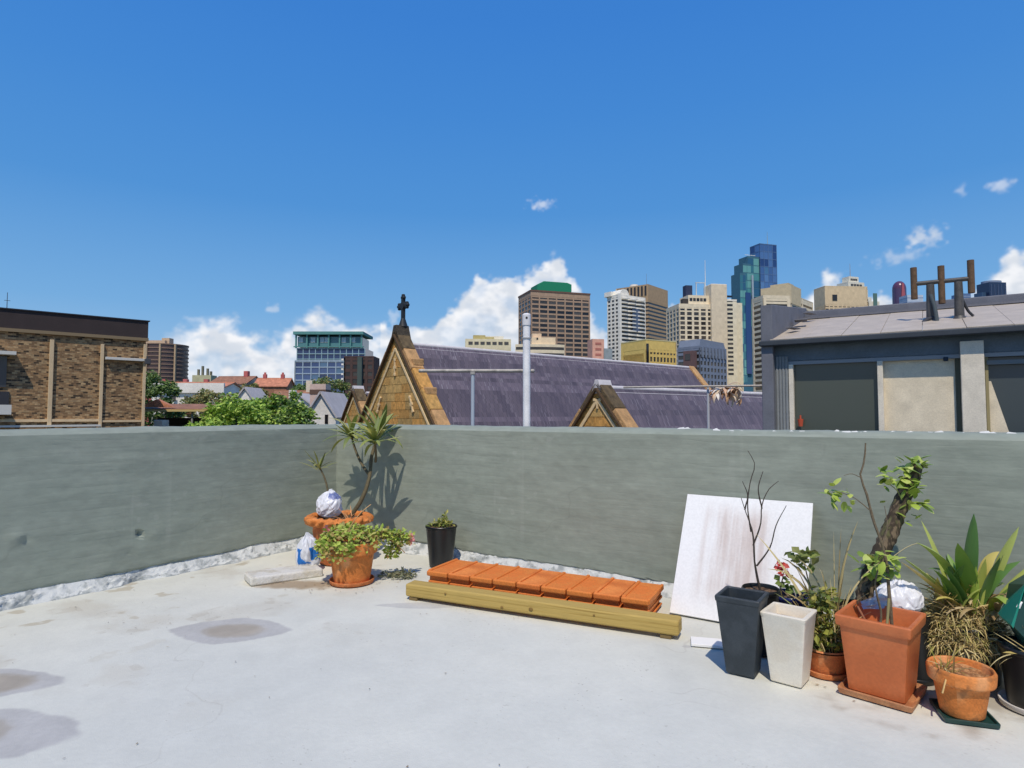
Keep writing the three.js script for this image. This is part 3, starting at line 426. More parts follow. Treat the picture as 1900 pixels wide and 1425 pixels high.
{
  // square terracotta-coloured planter on its square tray
  const x = 1.862, z = -3.185, turn = -0.77;
  const tr = mesh('planter_tray', sqLathe([[0.001, 0.004], [0.145, 0], [0.158, 0.004], [0.165, 0.03], [0.163, 0.034], [0.155, 0.034], [0.148, 0.018], [0.001, 0.016]]), mapped(mottled([172, 112, 72], [190, 136, 92], 0.15, 4, 0.4), { roughness: 0.6 })); tr.position.set(x, 0, z); tr.rotation.y = turn; tag(tr, 'faded square tray under the square terracotta planter', 'tray');
  const t = thing('square_planter', 'square terracotta coloured planter with wide rim and a thin leggy twig', 'planter', [x, 0.018, z], turn);
  mesh('pot', sqLathe([[0.001, 0.004], [0.112, 0], [0.124, 0.008], [0.15, 0.315], [0.1505, 0.317], [0.162, 0.321], [0.165, 0.327], [0.169, 0.369], [0.166, 0.375], [0.15, 0.375], [0.147, 0.367], [0.135, 0.2], [0.001, 0.2]]), M.plasticTerra, t);
  mesh('soil', plate(0.275, 0.255, 6, 0.02), M.drysoil, t);
  const tw = mapped(mottled([120, 106, 84], [92, 80, 60], 0.4, 8, 0.08)), R = rng(8);
  // local frame of the turned planter: undo the turn so that the twig leans as seen
  const un = (px, py, pz) => { const c = Math.cos(-turn), s = Math.sin(-turn); return [px * c + pz * s, py, -px * s + pz * c]; };
  mesh('twig', limb([un(0.06, 0.25, 0), un(0.06, 0.45, -0.02), un(0.055, 0.66, -0.04), un(0.01, 0.84, -0.06), un(-0.02, 0.97, -0.06), un(-0.045, 1.06, -0.07), un(-0.02, 1.14, -0.07), un(-0.012, 1.23, -0.07)], 0.0095, 0.004, 7, 18, 0.4, 3), tw, t);
  mesh('twig', limb([un(-0.02, 0.26, 0), un(0.01, 0.36, -0.01), un(-0.01, 0.52, -0.02), un(0.04, 0.64, -0.04)], 0.007, 0.0025, 7, 12, 0.4, 4), tw, t);
  mesh('twig', limb([un(-0.0, 0.88, -0.06), un(-0.09, 0.95, -0.06), un(-0.17, 0.98, -0.06)], 0.003, 0.0015, 6, 8, 0.3, 5), tw, t);
  mesh('twig', limb([un(0.05, 0.7, -0.05), un(0.09, 0.8, -0.07), un(0.09, 0.9, -0.09)], 0.003, 0.0015, 6, 8, 0.3, 6), tw, t);
  mesh('twig', limb([un(-0.04, 1.05, -0.07), un(-0.09, 1.07, -0.07), un(-0.13, 1.06, -0.07)], 0.0025, 0.0012, 6, 6, 0.3, 7), tw, t);
  mesh('stake', cable([un(-0.04, 0.262, 0.06), un(-0.09, 0.33, 0.05), un(-0.115, 0.41, 0.0)], 0.006, 6, 6), flat(150, 92, 60), t);
  mesh('stake', cable([un(0.0, 0.262, 0.04), un(0.03, 0.36, 0.01), un(0.045, 0.45, 0.0)], 0.007, 6, 6), flat(150, 142, 96), t);
  const big = [leafTone(164, 184, 66), leafTone(188, 200, 92), leafTone(134, 158, 58)], oval = strap(1, 0.5, 0.9, 0.25, 6, 0, 0.8);
  const put = (c, n, r, len) => { for (let i = 0; i < n; i++) { const p = un(c[0] + (R() - 0.5) * r, c[1] + (R() - 0.5) * r, c[2] + (R() - 0.5) * r); share('leaf', oval, big[Math.floor(R() * 3)], t, p, [0.6 + R() * 2.2, R() * 6.3, 0], len * (0.7 + R() * 0.6), 'YXZ'); } };
  put([-0.17, 0.96, -0.06], 24, 0.11, 0.058); put([0.03, 0.62, -0.01], 30, 0.13, 0.058); nest(t, 'leaf', 'twig');
}
{
  // stump with new shoots, leaning towards the wall
  const t = thing('sprouting_trunk', 'thick mossy cut trunk sprouting fresh leaves, leaning behind the square planter', 'tree stump', [2.0, 0, -3.6]);
  mesh('pot', potLathe(0.12, 0.145, 0.3, 0.004, 0.03, 0.01), M.blackPlastic, t); mesh('soil', disc(0.135, 0.27, 9, 0.015), M.soil, t);
  const barkMap = tex(512, (u, v) => { const a = fbm(u * 10, v * 5, 5, 5), f = Math.abs(fbm(u * 14 + 4, v * 5 + 2, 4, 7) - 0.5) * 4; return mixc(mixc([64, 54, 42], [118, 102, 80], sst(0.25, 0.9, f)), [110, 112, 66], sst(0.55, 0.7, a) * 0.6); }, true, 0.3);
  const g = limb([[-0.02, 0.2, 0.02], [0.04, 0.42, 0.0], [0.16, 0.68, -0.01], [0.27, 0.9, -0.03], [0.37, 1.1, -0.05]], 0.053, 0.038, 20, 40, 0.28, 5);
  mesh('trunk', g, std({ map: barkMap, bumpMap: barkMap, bumpScale: 0.012, roughness: 0.95 }), t);
  const cap = new THREE.SphereGeometry(0.039, 16, 8, 0, 6.3, 0, 1.4); cap.scale(1, 0.35, 1); cap.rotateZ(-0.42); cap.translate(0.368, 1.095, -0.05); mesh('cut_end', cap, flat(130, 116, 84), t);
  const R = rng(52), ivy = [leafTone(168, 190, 74), leafTone(192, 204, 106), leafTone(142, 166, 60), leafTone(118, 144, 54)], oval = strap(1, 0.62, 0.8, 0.25, 6, 0, 0.7);
  const put = (c, n, r, len) => { for (let i = 0; i < n; i++) { const d = V(R() - 0.5, R() - 0.5, R() * 0.8 - 0.25).normalize().multiplyScalar(r * (0.6 + R() * 0.6)); share('leaf', oval, ivy[Math.floor(R() * 4)], t, [c[0] + d.x, c[1] + d.y, c[2] + d.z], [0.5 + R() * 2.0, R() * 6.3, 0], len * (0.6 + R() * 0.7), 'YXZ'); } };
  put([0.35, 1.09, -0.05], 46, 0.065, 0.065); put([0.29, 1.0, -0.02], 26, 0.06, 0.065); put([0.31, 0.91, 0.02], 12, 0.05, 0.065); put([0.16, 1.03, 0.0], 22, 0.045, 0.06); put([0.05, 0.52, 0.05], 24, 0.08, 0.065); put([0.23, 0.84, 0.0], 8, 0.09, 0.06);
  const shoot = flat(124, 132, 70); mesh('shoot', limb([[0.25, 0.9, 0], [0.22, 0.96, 0], [0.17, 1.0, 0]], 0.004, 0.002, 6, 6), shoot, t); mesh('shoot', limb([[0.1, 0.56, 0.06], [0.22, 0.66, 0.09], [0.27, 0.68, 0.1]], 0.003, 0.0015, 6, 6), flat(190, 176, 130), t); nest(t, 'leaf', 'trunk'); nest(t, 'shoot', 'trunk'); nest(t, 'cut_end', 'trunk');
}
{
  const n = thing('nursery_pot', 'upturned black nursery pot holding up the white sack', 'pot', [2.13, 0, -3.39]);
  mesh('body', lathe([[0.001, 0.335], [0.09, 0.335], [0.1, 0.33], [0.118, 0.02], [0.125, 0.018], [0.125, 0.0], [0.118, 0.0]]), M.blackPlastic, n); mesh('rim', lathe([[0.119, 0.0], [0.128, 0.002], [0.128, 0.024], [0.12, 0.026]]), M.blackPlastic, n);
  // slumped white plastic sack on top of it, its loose mouth hanging to the left
  const t = thing('plastic_sack', 'slumped white plastic sack behind the square planter', 'sack', [2.08, 0.337, -3.37], -0.1);
  mesh('sack', bagShape(0.115, 0.17, 0.1, 21, 0.5, [[...L3(240, 240, 242)]], 0.6), bagMat, t);
  const fg = new THREE.PlaneGeometry(0.19, 0.13, 14, 10), fp = fg.attributes.position; for (let i = 0; i < fp.count; i++) { const x = fp.getX(i) / 0.19 + 0.5, y = fp.getY(i) / 0.13 + 0.5; fp.setXYZ(i, -0.215 + x * 0.19, 0.03 + x * 0.035 + y * (0.03 + 0.085 * x), 0.05 + 0.03 * Math.sin(x * 3) + (fbm(x * 5, y * 5 + 7, 3) - 0.5) * 0.035 - y * 0.03); } fg.computeVertexNormals();
  mesh('loose_mouth', fg, new THREE.MeshPhysicalMaterial({ color: col(206, 208, 214), roughness: 0.4, transmission: 0.3, thickness: 0, side: THREE.DoubleSide }), t);
}
{
  const tr = mesh('planter_tray', sqLathe([[0.001, 0.003], [0.1, 0], [0.108, 0.002], [0.11, 0.018], [0.107, 0.02], [0.1, 0.02], [0.097, 0.008], [0.001, 0.006]], 20), M.darkGreenTray); tr.position.set(2.1, 0, -2.955); tr.rotation.y = -0.3; tag(tr, 'dark green square tray under the small round terracotta pot', 'tray');
  const t = thing('round_pot', 'small round terracotta pot of dry earth at the front right', 'pot', [2.095, 0.009, -2.955]);
  mesh('pot', potLathe(0.088, 0.122, 0.215, 0.012, 0.068), M.terra, t); mesh('soil', disc(0.118, 0.185, 14, 0.022), M.drysoil, t);
  blades(t, 'dry_stalk', [-0.05, 0.18, 0.03], 10, 0.13, 0.05, 0.9, strawTones, 61, 0.3); blades(t, 'grass_blade', [-0.09, 0.18, 0], 9, 0.16, 0.03, 1.1, [leafTone(150, 150, 60), leafTone(190, 176, 90)], 62, 0.35);
  const roots = flat(206, 170, 110); mesh('dry_stalk', cable([[-0.1, 0.19, 0.05], [-0.13, 0.17, 0.08], [-0.15, 0.13, 0.09]], 0.004, 5, 6), roots, t);
}
{
  // the big clump: broad straps above a skirt of dead straw
  const t = thing('strap_leaf_clump', 'broad leaved clump with a skirt of dead straw in a black pot', 'potted plant', [2.42, 0, -3.36]);
  mesh('pot', potLathe(0.14, 0.165, 0.3, 0.005, 0.03, 0.01), M.blackPlastic, t); mesh('soil', disc(0.155, 0.28, 4, 0.015), M.soil, t);
  const R = rng(71), G = [leafTone(122, 156, 66), leafTone(162, 184, 74), leafTone(184, 194, 98), leafTone(94, 134, 62), leafTone(204, 188, 100)];
  const wideV = [strap(1, 0.24, 0.45, 0.3, 9), strap(1, 0.26, 1.1, 0.3, 9), strap(1, 0.22, 1.8, 0.3, 9), strap(1, 0.24, 0.15, 0.3, 9)];
  const lf = (x, y, z, len, tilt, az, v, m, w = 1) => share('leaf', wideV[v], G[m], t, [x, y, z], [tilt, az, 0], [len * w * 0.9, len * 0.9, len * w * 0.9], 'YXZ');
  const hz = Math.PI / 2;
  lf(0, 0.42, 0, 0.50, 0.08, hz, 3, 3, 1.0); lf(-0.02, 0.42, 0.03, 0.45, 0.25, -hz, 1, 1, 1.1); lf(-0.06, 0.4, 0.02, 0.42, 0.75, -hz, 0, 1, 0.7); lf(-0.08, 0.4, 0.04, 0.46, 0.85, -hz + 0.2, 0, 4, 0.6); lf(0.02, 0.4, 0.03, 0.42, 0.3, -hz + 0.6, 0, 0, 1.0);
  lf(0.06, 0.4, 0.02, 0.36, 0.35, hz, 1, 3, 1.1); lf(0.1, 0.4, 0, 0.5, 0.35, hz, 0, 2, 0.7); lf(0.08, 0.42, 0.0, 0.4, 0.1, hz + 0.4, 2, 4, 0.8); lf(0.12, 0.38, 0.02, 0.38, 0.7, hz, 0, 2, 0.6); lf(0.03, 0.38, 0.06, 0.35, 0.2, 0.3, 0, 3, 1.0); lf(0.14, 0.38, 0.0, 0.3, 0.5, hz - 0.5, 1, 0, 0.9); lf(-0.04, 0.42, -0.04, 0.46, 0.2, -2.4, 0, 2, 0.8);
  for (let i = 0; i < 22; i++) lf((R() - 0.5) * 0.24, 0.36, (R() - 0.5) * 0.18, 0.2 + R() * 0.22, R() * 0.7, R() * 6.3, Math.floor(R() * 4), Math.floor(R() * 5), 0.8);
  const pale = [leafTone(206, 184, 138), leafTone(186, 160, 110), leafTone(150, 122, 80)];
  for (let i = 0; i < 26; i++) share('dead_leaf', wideV[1 + Math.floor(R() * 2)], pale[Math.floor(R() * 3)], t, [(R() - 0.5) * 0.28, 0.38, 0.02 + (R() - 0.5) * 0.2], [0.3 + R() * 1.1, R() * 6.3, 0], [0.12, 0.12 + R() * 0.16, 0.16], 'YXZ');
  // dead straw: thousands of thin stems, one mass
  const blade = strap(1, 0.045, 1.5, 0.2, 3), N = 7500, im = new THREE.InstancedMesh(blade, new THREE.MeshStandardMaterial({ side: THREE.DoubleSide, roughness: 0.9 }), N), mt = new THREE.Matrix4(), e = new THREE.Euler(0, 0, 0, 'YXZ'), q = new THREE.Quaternion(), c = new THREE.Color();
  for (let i = 0; i < N; i++) { const an = R() * 6.283, r = 0.02 + Math.sqrt(R()) * 0.16, s = 0.04 + R() * 0.09; e.set(0.1 + R() * 2.6, Math.PI / 2 - an + (R() - 0.5) * 4.5, (R() - 0.5) * 2.4); q.setFromEuler(e); mt.compose(V(Math.cos(an) * r * 1.1 - 0.03, 0.17 + R() * 0.27 * (1 - Math.pow(r / 0.19, 2)) + R() * 0.04, Math.sin(an) * r), q, V(s, s, s)); im.setMatrixAt(i, mt); c.setRGB(...strawRGB[Math.floor(R() * 5)]).multiplyScalar(0.7 + R() * 0.5); im.setColorAt(i, c); }
  im.name = 'dead_straw'; im.userData.kind = 'stuff'; im.castShadow = im.receiveShadow = true; t.add(im);
}
{
  const s = mesh('pot_saucer', saucerLathe(0.15, 0.03), flat(206, 200, 190)); s.position.set(2.5, 0, -3.02); tag(s, 'pale round saucer under the black pot at the right edge', 'saucer');
  const t = thing('black_pot', 'black plastic pot with dry stalks under the green crate', 'pot', [2.5, 0.012, -3.02]);
  mesh('pot', potLathe(0.115, 0.14, 0.28, 0.004, 0.03, 0.008), M.blackPlastic, t); mesh('soil', disc(0.13, 0.26, 17, 0.015), M.soil, t);
  blades(t, 'dry_stalk', [-0.03, 0.25, 0.05], 22, 0.26, 0.1, 1.7, strawTones, 66, 0.14);
  share('dead_leaf', strap(1, 0.42, 0.5, 0.2, 6), leafTone(214, 190, 110), t, [-0.06, 0.27, 0.06], [1.5, -1.9, 0], 0.12, 'YXZ');
  // green bin tipped over behind the pot: sunlit upper left side coloured teal, shaded rest dark green
  const c = thing('garden_bin', 'green plastic bin tipped over at the right edge with its sunlit side coloured teal', 'bin', [2.42, 0.3, -2.95]);
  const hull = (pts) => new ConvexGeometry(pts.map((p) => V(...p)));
  mesh('body', hull([[-0.03, 0.125, -0.12], [0.0, 0.30, 0.0], [-0.075, 0.11, 0.0], [0.34, 0.5, 0.02], [0.42, 0.44, -0.22], [0.1, 0.24, -0.24], [0.26, -0.3, 0.06], [0.26, -0.3, -0.2], [0.56, -0.3, 0.06], [0.56, -0.3, -0.2], [0.62, 0.3, 0.02], [0.62, 0.3, -0.22]]), M.greenShade, c);
  mesh('lit_side', hull([[-0.045, 0.125, -0.13], [-0.038, 0.108, -0.125], [-0.012, 0.305, 0.002], [0.004, 0.31, -0.01], [-0.088, 0.115, 0.004], [-0.08, 0.1, 0.006], [-0.01, 0.18, -0.13]]), M.greenLit, c);
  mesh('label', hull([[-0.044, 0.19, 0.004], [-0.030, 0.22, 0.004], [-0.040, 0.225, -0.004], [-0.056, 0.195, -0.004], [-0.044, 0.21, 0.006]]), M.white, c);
}

// ---------------------------------------------------------------- the town below: ground
{
  const g = new THREE.CircleGeometry(5000, 64).rotateX(-Math.PI / 2);
  const m = mesh('ground', g, std({ ...mot([96, 96, 88], [84, 92, 72], 0.4, 8, 60).shade, roughness: 0.95 }), null); m.position.set(0, -12, -1500); tag(m, 'town ground far below the terrace', null, null, 'structure');
  const sp = mesh('rooftop', box(26, 0.4, 12, 0, 0, 0), flat(120, 116, 112)); sp.position.set(6, -3.2, -13); sp.rotation.y = TURN; tag(sp, 'lower flat roof between the terrace and the church', 'roof', null, 'structure');
}
// ---------------------------------------------------------------- brick building at the left
{
  const brickMap = tex(1024, (u, v) => { const rows = 44, r = Math.floor(v * rows), fx = u * 19 + (r % 2) * 0.5, cI = Math.floor(fx), jx = fx - cI, jy = v * rows - r; const n = PERM[((cI % 19) * 911 + r * 1571) & 65535], n2 = PERM[((cI % 19) * 1333 + r * 2111 + 7) & 65535], w = fbm(u * 40, v * 60, 3, 40), mort = jx < 0.05 || jy < 0.13; const b = mixc(mixc([186, 148, 102], [128, 98, 66], n), [196, 166, 122], n2 > 0.8 ? 0.7 : 0); const dk = n2 < 0.14 ? 0.5 : 1; return mort ? sh([148, 126, 98], 0.8 + 0.3 * w) : sh(b, (0.82 + 0.4 * (w - 0.3)) * dk); }, true, 2.9);
  const brick = std({ map: brickMap, bumpMap: brickMap, bumpScale: 0.02 }), pale = mapped(mot([214, 190, 152], [204, 178, 140], 0.1, 5, 0.8)), conc = flat(206, 204, 196), dark = mapped(mot([62, 50, 48], [52, 44, 44], 0.15, 4, 2));
  const dx = 3.391, dz = -3.1, turn = -Math.atan2(dz, dx);
  const t = thing('brick_building', 'brown brick building with dark flat roof edge and pale pilasters', 'building', [-14.83, 0, -25], turn);        // x < 0 runs left along the front
  const yB = -12, yT = 4.46;
  mesh('wall', box(14, yT - yB, 9, -7, (yT + yB) / 2, -4.5), brick, t);
  mesh('roof_edge', [box(14.1, 0.68, 9.1, -6.99, 4.80, -4.5)], dark, t); mesh('edge_cap', [box(14.2, 0.04, 9.2, -6.99, 5.16, -4.5)], flat(40, 42, 50), t);
  mesh('string_course', box(14.1, 0.12, 0.2, -6.98, 4.40, 0.02), flat(134, 116, 88), t);
  for (const [x, y1, w] of [[-0.04, 4.2, 0.1], [-1.49, 4.1, 0.11], [-3.07, 4.15, 0.13]]) mesh('pilaster', rbox(w, y1 + 12, 0.12, x, (y1 - 12) / 2, 0.05, 0.01), pale, t);
  mesh('lintel', rbox(1.34, 0.1, 0.2, -0.72, 3.56, 0.1, 0.01), conc, t); mesh('sill_band', box(1.34, 0.08, 0.08, -0.77, 1.12, 0.03), pale, t); mesh('sill_band', box(4.2, 0.1, 0.1, -3.6, 1.16, 0.04), pale, t); mesh('base_rail', box(5, 0.07, 0.2, -4.0, 0.96, 0.2), conc, t);
  mesh('floodlight', [rbox(0.2, 0.22, 0.16, 0.02, 3.5, 0.28, 0.02), box(0.04, 0.2, 0.3, 0.02, 3.62, 0.12)], flat(70, 72, 76), t);
  // balcony at the far left
  const b = mesh('balcony', [box(3, 0.12, 0.5, -5.62, 3.55, 0.25), box(3, 0.34, 0.1, -5.7, 1.55, 0.5), box(3, 0.1, 0.5, -5.7, 1.42, 0.25)], conc, t);
  mesh('window', box(0.55, 1.1, 0.06, -4.62, 2.9, 0.02), flat(52, 56, 62, { roughness: 0.2 }), t); mesh('window', box(0.7, 0.5, 0.06, -4.6, 1.95, 0.025), flat(40, 40, 48, { roughness: 0.2 }), t);
  mesh('wall_panel', box(0.5, 1.2, 0.1, -5.12, 2.75, 0.04), flat(158, 90, 70), t);
  mesh('antenna', [cyl(0.015, 0.01, 0.8, -4.35, 5.1, -1, 6), box(0.18, 0.015, 0.015, -4.35, 5.6, -1)], flat(70, 72, 76), t);
}
// ---------------------------------------------------------------- church
{
  const stoneTones = [[222, 172, 96], [230, 186, 112], [212, 160, 86], [204, 166, 102], [234, 174, 92], [194, 158, 96]].map((c) => mapped(mot(c, sh(c, 0.82), 0.3, 6, 0.7), { bumpScale: 0.02 }));
  const weathered = mapped(mot([78, 70, 54], [132, 106, 66], 0.5, 6, 0.9), { bumpScale: 0.02 }), coping = mapped(mot([226, 178, 120], [176, 136, 90], 0.35, 5, 1.1), { bumpScale: 0.02 }), darkStone = mapped(mot([58, 52, 44], [84, 74, 56], 0.4, 6, 0.6), { bumpScale: 0.02 }), edge = mapped(mot([92, 70, 44], [70, 54, 36], 0.4, 6, 0.5)), paleStone = mapped(mot([232, 206, 160], [222, 190, 140], 0.15, 6, 0.6)), iron = flat(34, 38, 40, { roughness: 0.6 }), lead = mapped(mot([222, 216, 214], [196, 190, 190], 0.12, 5, 1)), joint = flat(150, 112, 64);
  const slateMap = tex(1024, (u, v) => { const c = Math.floor(u * 24), n = PERM[(c * 37) & 65535], w = fbm(u * 30, v * 6, 4, 30), st = Math.pow(fbm(u * 64 + v * 5, v * 2 + 3, 4, 64), 3), jx = u * 24 - c < 0.06 ? 0.7 : 1; return sh(mixc(mixc([116, 104, 112], [94, 84, 94], n), [168, 162, 168], sst(0.22, 0.5, st) * 0.5), (0.9 + 0.16 * (w - 0.2)) * jx); }, true, 5);
  const slate = [0, 1, 2].map((i) => { const t = slateMap.clone(); t.offset.set(i * 0.37, i * 0.21); return std({ map: t, color: new THREE.Color().setScalar([1, 0.84, 1.12][i]), roughness: 0.6, bumpMap: grain, bumpScale: 0.004 }); });
  const t = thing('church', 'sandstone church with steep gables, purple slate roofs and a cross', 'church', [-4.70, 0, -25], -0.871);
  const SL = 1.205, ang = Math.atan(SL);
  function gable(cx, cz, apex, low, rowH, cap) {
    const R = rng(Math.round(apex * 100)); let row = 0;
    const back = extrude([[-(apex - low) / SL + 0.03, low], [(apex - low) / SL - 0.03, low], [0, apex - 0.03]], 0.3); back.translate(cx, 0, cz - 0.42); const host = mesh('gable_wall', back, joint, t);
    for (let y = low; y < apex - 0.15; y += rowH, row++) {
      const y1 = Math.min(y + rowH, apex - 0.02), h0 = (apex - y) / SL - 0.03, h1 = Math.max(0, (apex - y1) / SL - 0.03); let x = -h0; const blk = rowH * 1.9; let first = true;
      const cuts = [-h0]; let c = -h0 + blk * (0.5 + R() * 0.5); while (c < h0 - blk * 0.45) { cuts.push(c); c += blk * (0.75 + R() * 0.5); } cuts.push(h0);
      for (let k = 0; k < cuts.length - 1; k++) { const a = cuts[k] + 0.008, b = cuts[k + 1] - 0.008, A = Math.max(a, -h1), B = Math.min(b, h1); if (b - a < 0.03) continue; const pts = [[a, y + 0.008], [b, y + 0.008]]; if (B > A) pts.push([B, y1 - 0.006], [A, y1 - 0.006]); else pts.push([(a + b) / 2, y1 - 0.03]); const g = extrude(pts, 0.10 + R() * 0.012); g.translate(cx, 0, cz - 0.1); mesh('stone_block', g, stoneTones[Math.floor(R() * 6)], host); }
    }
    const under = extrude([[-(apex + 12) / SL, -12], [(apex + 12) / SL, -12], [(apex - low) / SL - 0.03, low], [-(apex - low) / SL + 0.03, low]], 0.4); under.translate(cx, 0, cz - 0.42); mesh('lower_wall', under, stoneTones[2], t);
    for (const s of [-1, 1]) {
      const len = (apex - low + 1.2) / Math.sin(ang), seg = Math.max(3, Math.round(len / 1.1));
      for (let i = 0; i < seg; i++) { const l = len / seg, d = l * (i + 0.5), yy = apex + 0.10 - d * Math.sin(ang), xx = s * d * Math.cos(ang); const g = rbox(l - 0.015, 0.17, 0.56, 0, 0, 0, 0.03); g.rotateZ(-s * ang); g.translate(cx + xx, yy, cz - 0.21 + (i % 2) * 0.012); mesh('coping_stone', g, i === 0 ? weathered : (i % 3 === 1 ? coping : stoneTones[(i * 2) % 6]), host); }
      const e = rbox(len, 0.09, 0.1, 0, 0, 0, 0.02); e.rotateZ(-s * ang); e.translate(cx + s * (len / 2 * Math.cos(ang)), apex - 0.06 - len / 2 * Math.sin(ang), cz + 0.1); mesh('moulding', e, edge, host);
      const e2 = rbox(len * 0.84, 0.12, 0.05, 0, 0, 0, 0.02); e2.rotateZ(-s * ang); e2.translate(cx + s * (len * 0.42 * Math.cos(ang)), apex - (apex > 4 ? 0.62 : 0.42) - len * 0.42 * Math.sin(ang), cz + 0.03); mesh('inner_moulding', e2, paleStone, host);
    }
    const cp = extrude([[-0.3, -0.36], [0.3, -0.36], [0.1, 0.2], [-0.1, 0.2]], 0.56, 0.02); cp.scale(apex > 4 ? 1 : 0.75, apex > 4 ? 1 : 0.75, 1); cp.translate(cx, apex + (apex > 4 ? 0.12 : 0.06), cz - 0.51); mesh('cap_stone', cp, cap, host);
  }
  gable(0, 0, 4.66, 0.2, 0.34, darkStone); gable(8.64, -2.5, 2.28, 0.1, 0.3, lead); gable(-9.3, -2.7, 2.72, 0.1, 0.3, lead);
  // roofs: overlapping courses of slates on the visible slopes
  function roof(cx, z0, len, ridge, eave, courses) {
    const sl = (ridge - eave) / Math.sin(ang), ex = sl / courses;
    const w = extrude([[cx - sl * Math.cos(ang), eave], [cx, ridge - 0.08], [cx + sl * Math.cos(ang), eave], [cx + sl * Math.cos(ang), -12], [cx - sl * Math.cos(ang), -12]], len - 0.1); w.translate(0, 0, z0 - len + 0.05); const host = mesh('nave', w, stoneTones[3], t);
    for (let i = 0; i < courses; i++) { const d = ex * (i + 0.5), g = new THREE.BoxGeometry(ex * 1.1, 0.045, len); g.rotateZ(-0.14); g.rotateZ(-ang); g.translate(cx + d * Math.cos(ang) + 0.03, ridge - d * Math.sin(ang) + 0.02, z0 - len / 2); const m = mesh('slate_course', g, slate[Math.floor(PERM[i * 7 + courses] * 3)], host, true); const u = m.geometry.attributes.uv, p = m.geometry.attributes.position; for (let k = 0; k < u.count; k++) u.setXY(k, p.getZ(k) + (i % 2) * 0.1, p.getY(k) * 1.3); }
    const l = new THREE.BoxGeometry(sl, 0.06, len); l.rotateZ(ang); l.translate(cx - sl / 2 * Math.cos(ang), ridge - sl / 2 * Math.sin(ang), z0 - len / 2); mesh('far_slope', l, slate[0], host);
    const rc = new THREE.CylinderGeometry(0.085, 0.085, len, 8).rotateX(Math.PI / 2); rc.translate(cx, ridge + 0.05, z0 - len / 2); mesh('ridge_capping', rc, lead, host);
    const fl = new THREE.BoxGeometry(0.17, 0.02, len); fl.rotateZ(-ang); fl.translate(cx + 0.09, ridge - 0.04, z0 - len / 2 - 0.0); mesh('ridge_flashing', fl, lead, host);
  }
  roof(0, -0.6, 19.9, 4.2, -2.5, 36); roof(8.64, -3.1, 14.1, 2.2, -1.4, 20); roof(-9.3, -3.4, 8, 2.5, -1.4, 10);
  { const len = 5, g = rbox(len, 0.2, 0.5, 0, 0, 0, 0.03); g.rotateZ(-ang); g.translate(len / 2 * Math.cos(ang), 4.3 - len / 2 * Math.sin(ang), -20.6); mesh('end_coping', g, coping, t); const e = extrude([[-3.2, 0.3], [3.2, 0.3], [0, 4.16]], 0.3); e.translate(0, 0, -20.9); mesh('end_gable', e, stoneTones[1], t); }
  // kneelers and ornaments on the main gable
  for (const [x, y] of [[1.15, 3.42], [2.1, 2.26]]) mesh('kneeler', rbox(0.4, 0.3, 0.5, x, y, -0.26, 0.06), coping, t);
  for (const [x, y, rz] of [[0, 3.28, 0], [-1.3, 1.78, -0.42], [1.3, 1.78, 0.42]]) { const g = [box(0.07, 0.62, 0.05), box(0.16, 0.12, 0.06), rbox(0.11, 0.11, 0.07, 0, -0.3, 0, 0.02), rbox(0.11, 0.11, 0.07, 0, 0.3, 0, 0.02)].map((q) => q.rotateZ(rz).translate(x, y, 0.045)); mesh('slit_ornament', g.map(plain), paleStone, t); }
  mesh('slit_ornament', [box(0.06, 0.3, 0.05, 8.64, 1.72, -2.46), rbox(0.1, 0.1, 0.06, 8.52, 1.85, -2.455, 0.02), rbox(0.1, 0.1, 0.06, 8.76, 1.85, -2.455, 0.02)], paleStone, t);
  // the cross
  const cr = [cyl(0.2, 0.09, 0.34, 0, 4.96, -0.32, 8), box(0.13, 0.95, 0.13, 0, 5.72, -0.32), box(0.62, 0.12, 0.12, 0, 5.82, -0.32)];
  for (const [x, y] of [[-0.3, 5.82], [0.3, 5.82], [0, 6.16]]) cr.push(rbox(0.13, 0.3, 0.14, x, y, -0.32, 0.05), rbox(0.24, 0.13, 0.15, x, y, -0.32, 0.05)); cr.push(new THREE.CylinderGeometry(0.15, 0.15, 0.15, 12).rotateX(Math.PI / 2).translate(0, 5.82, -0.32));
  mesh('cross', cr, iron, t);
}
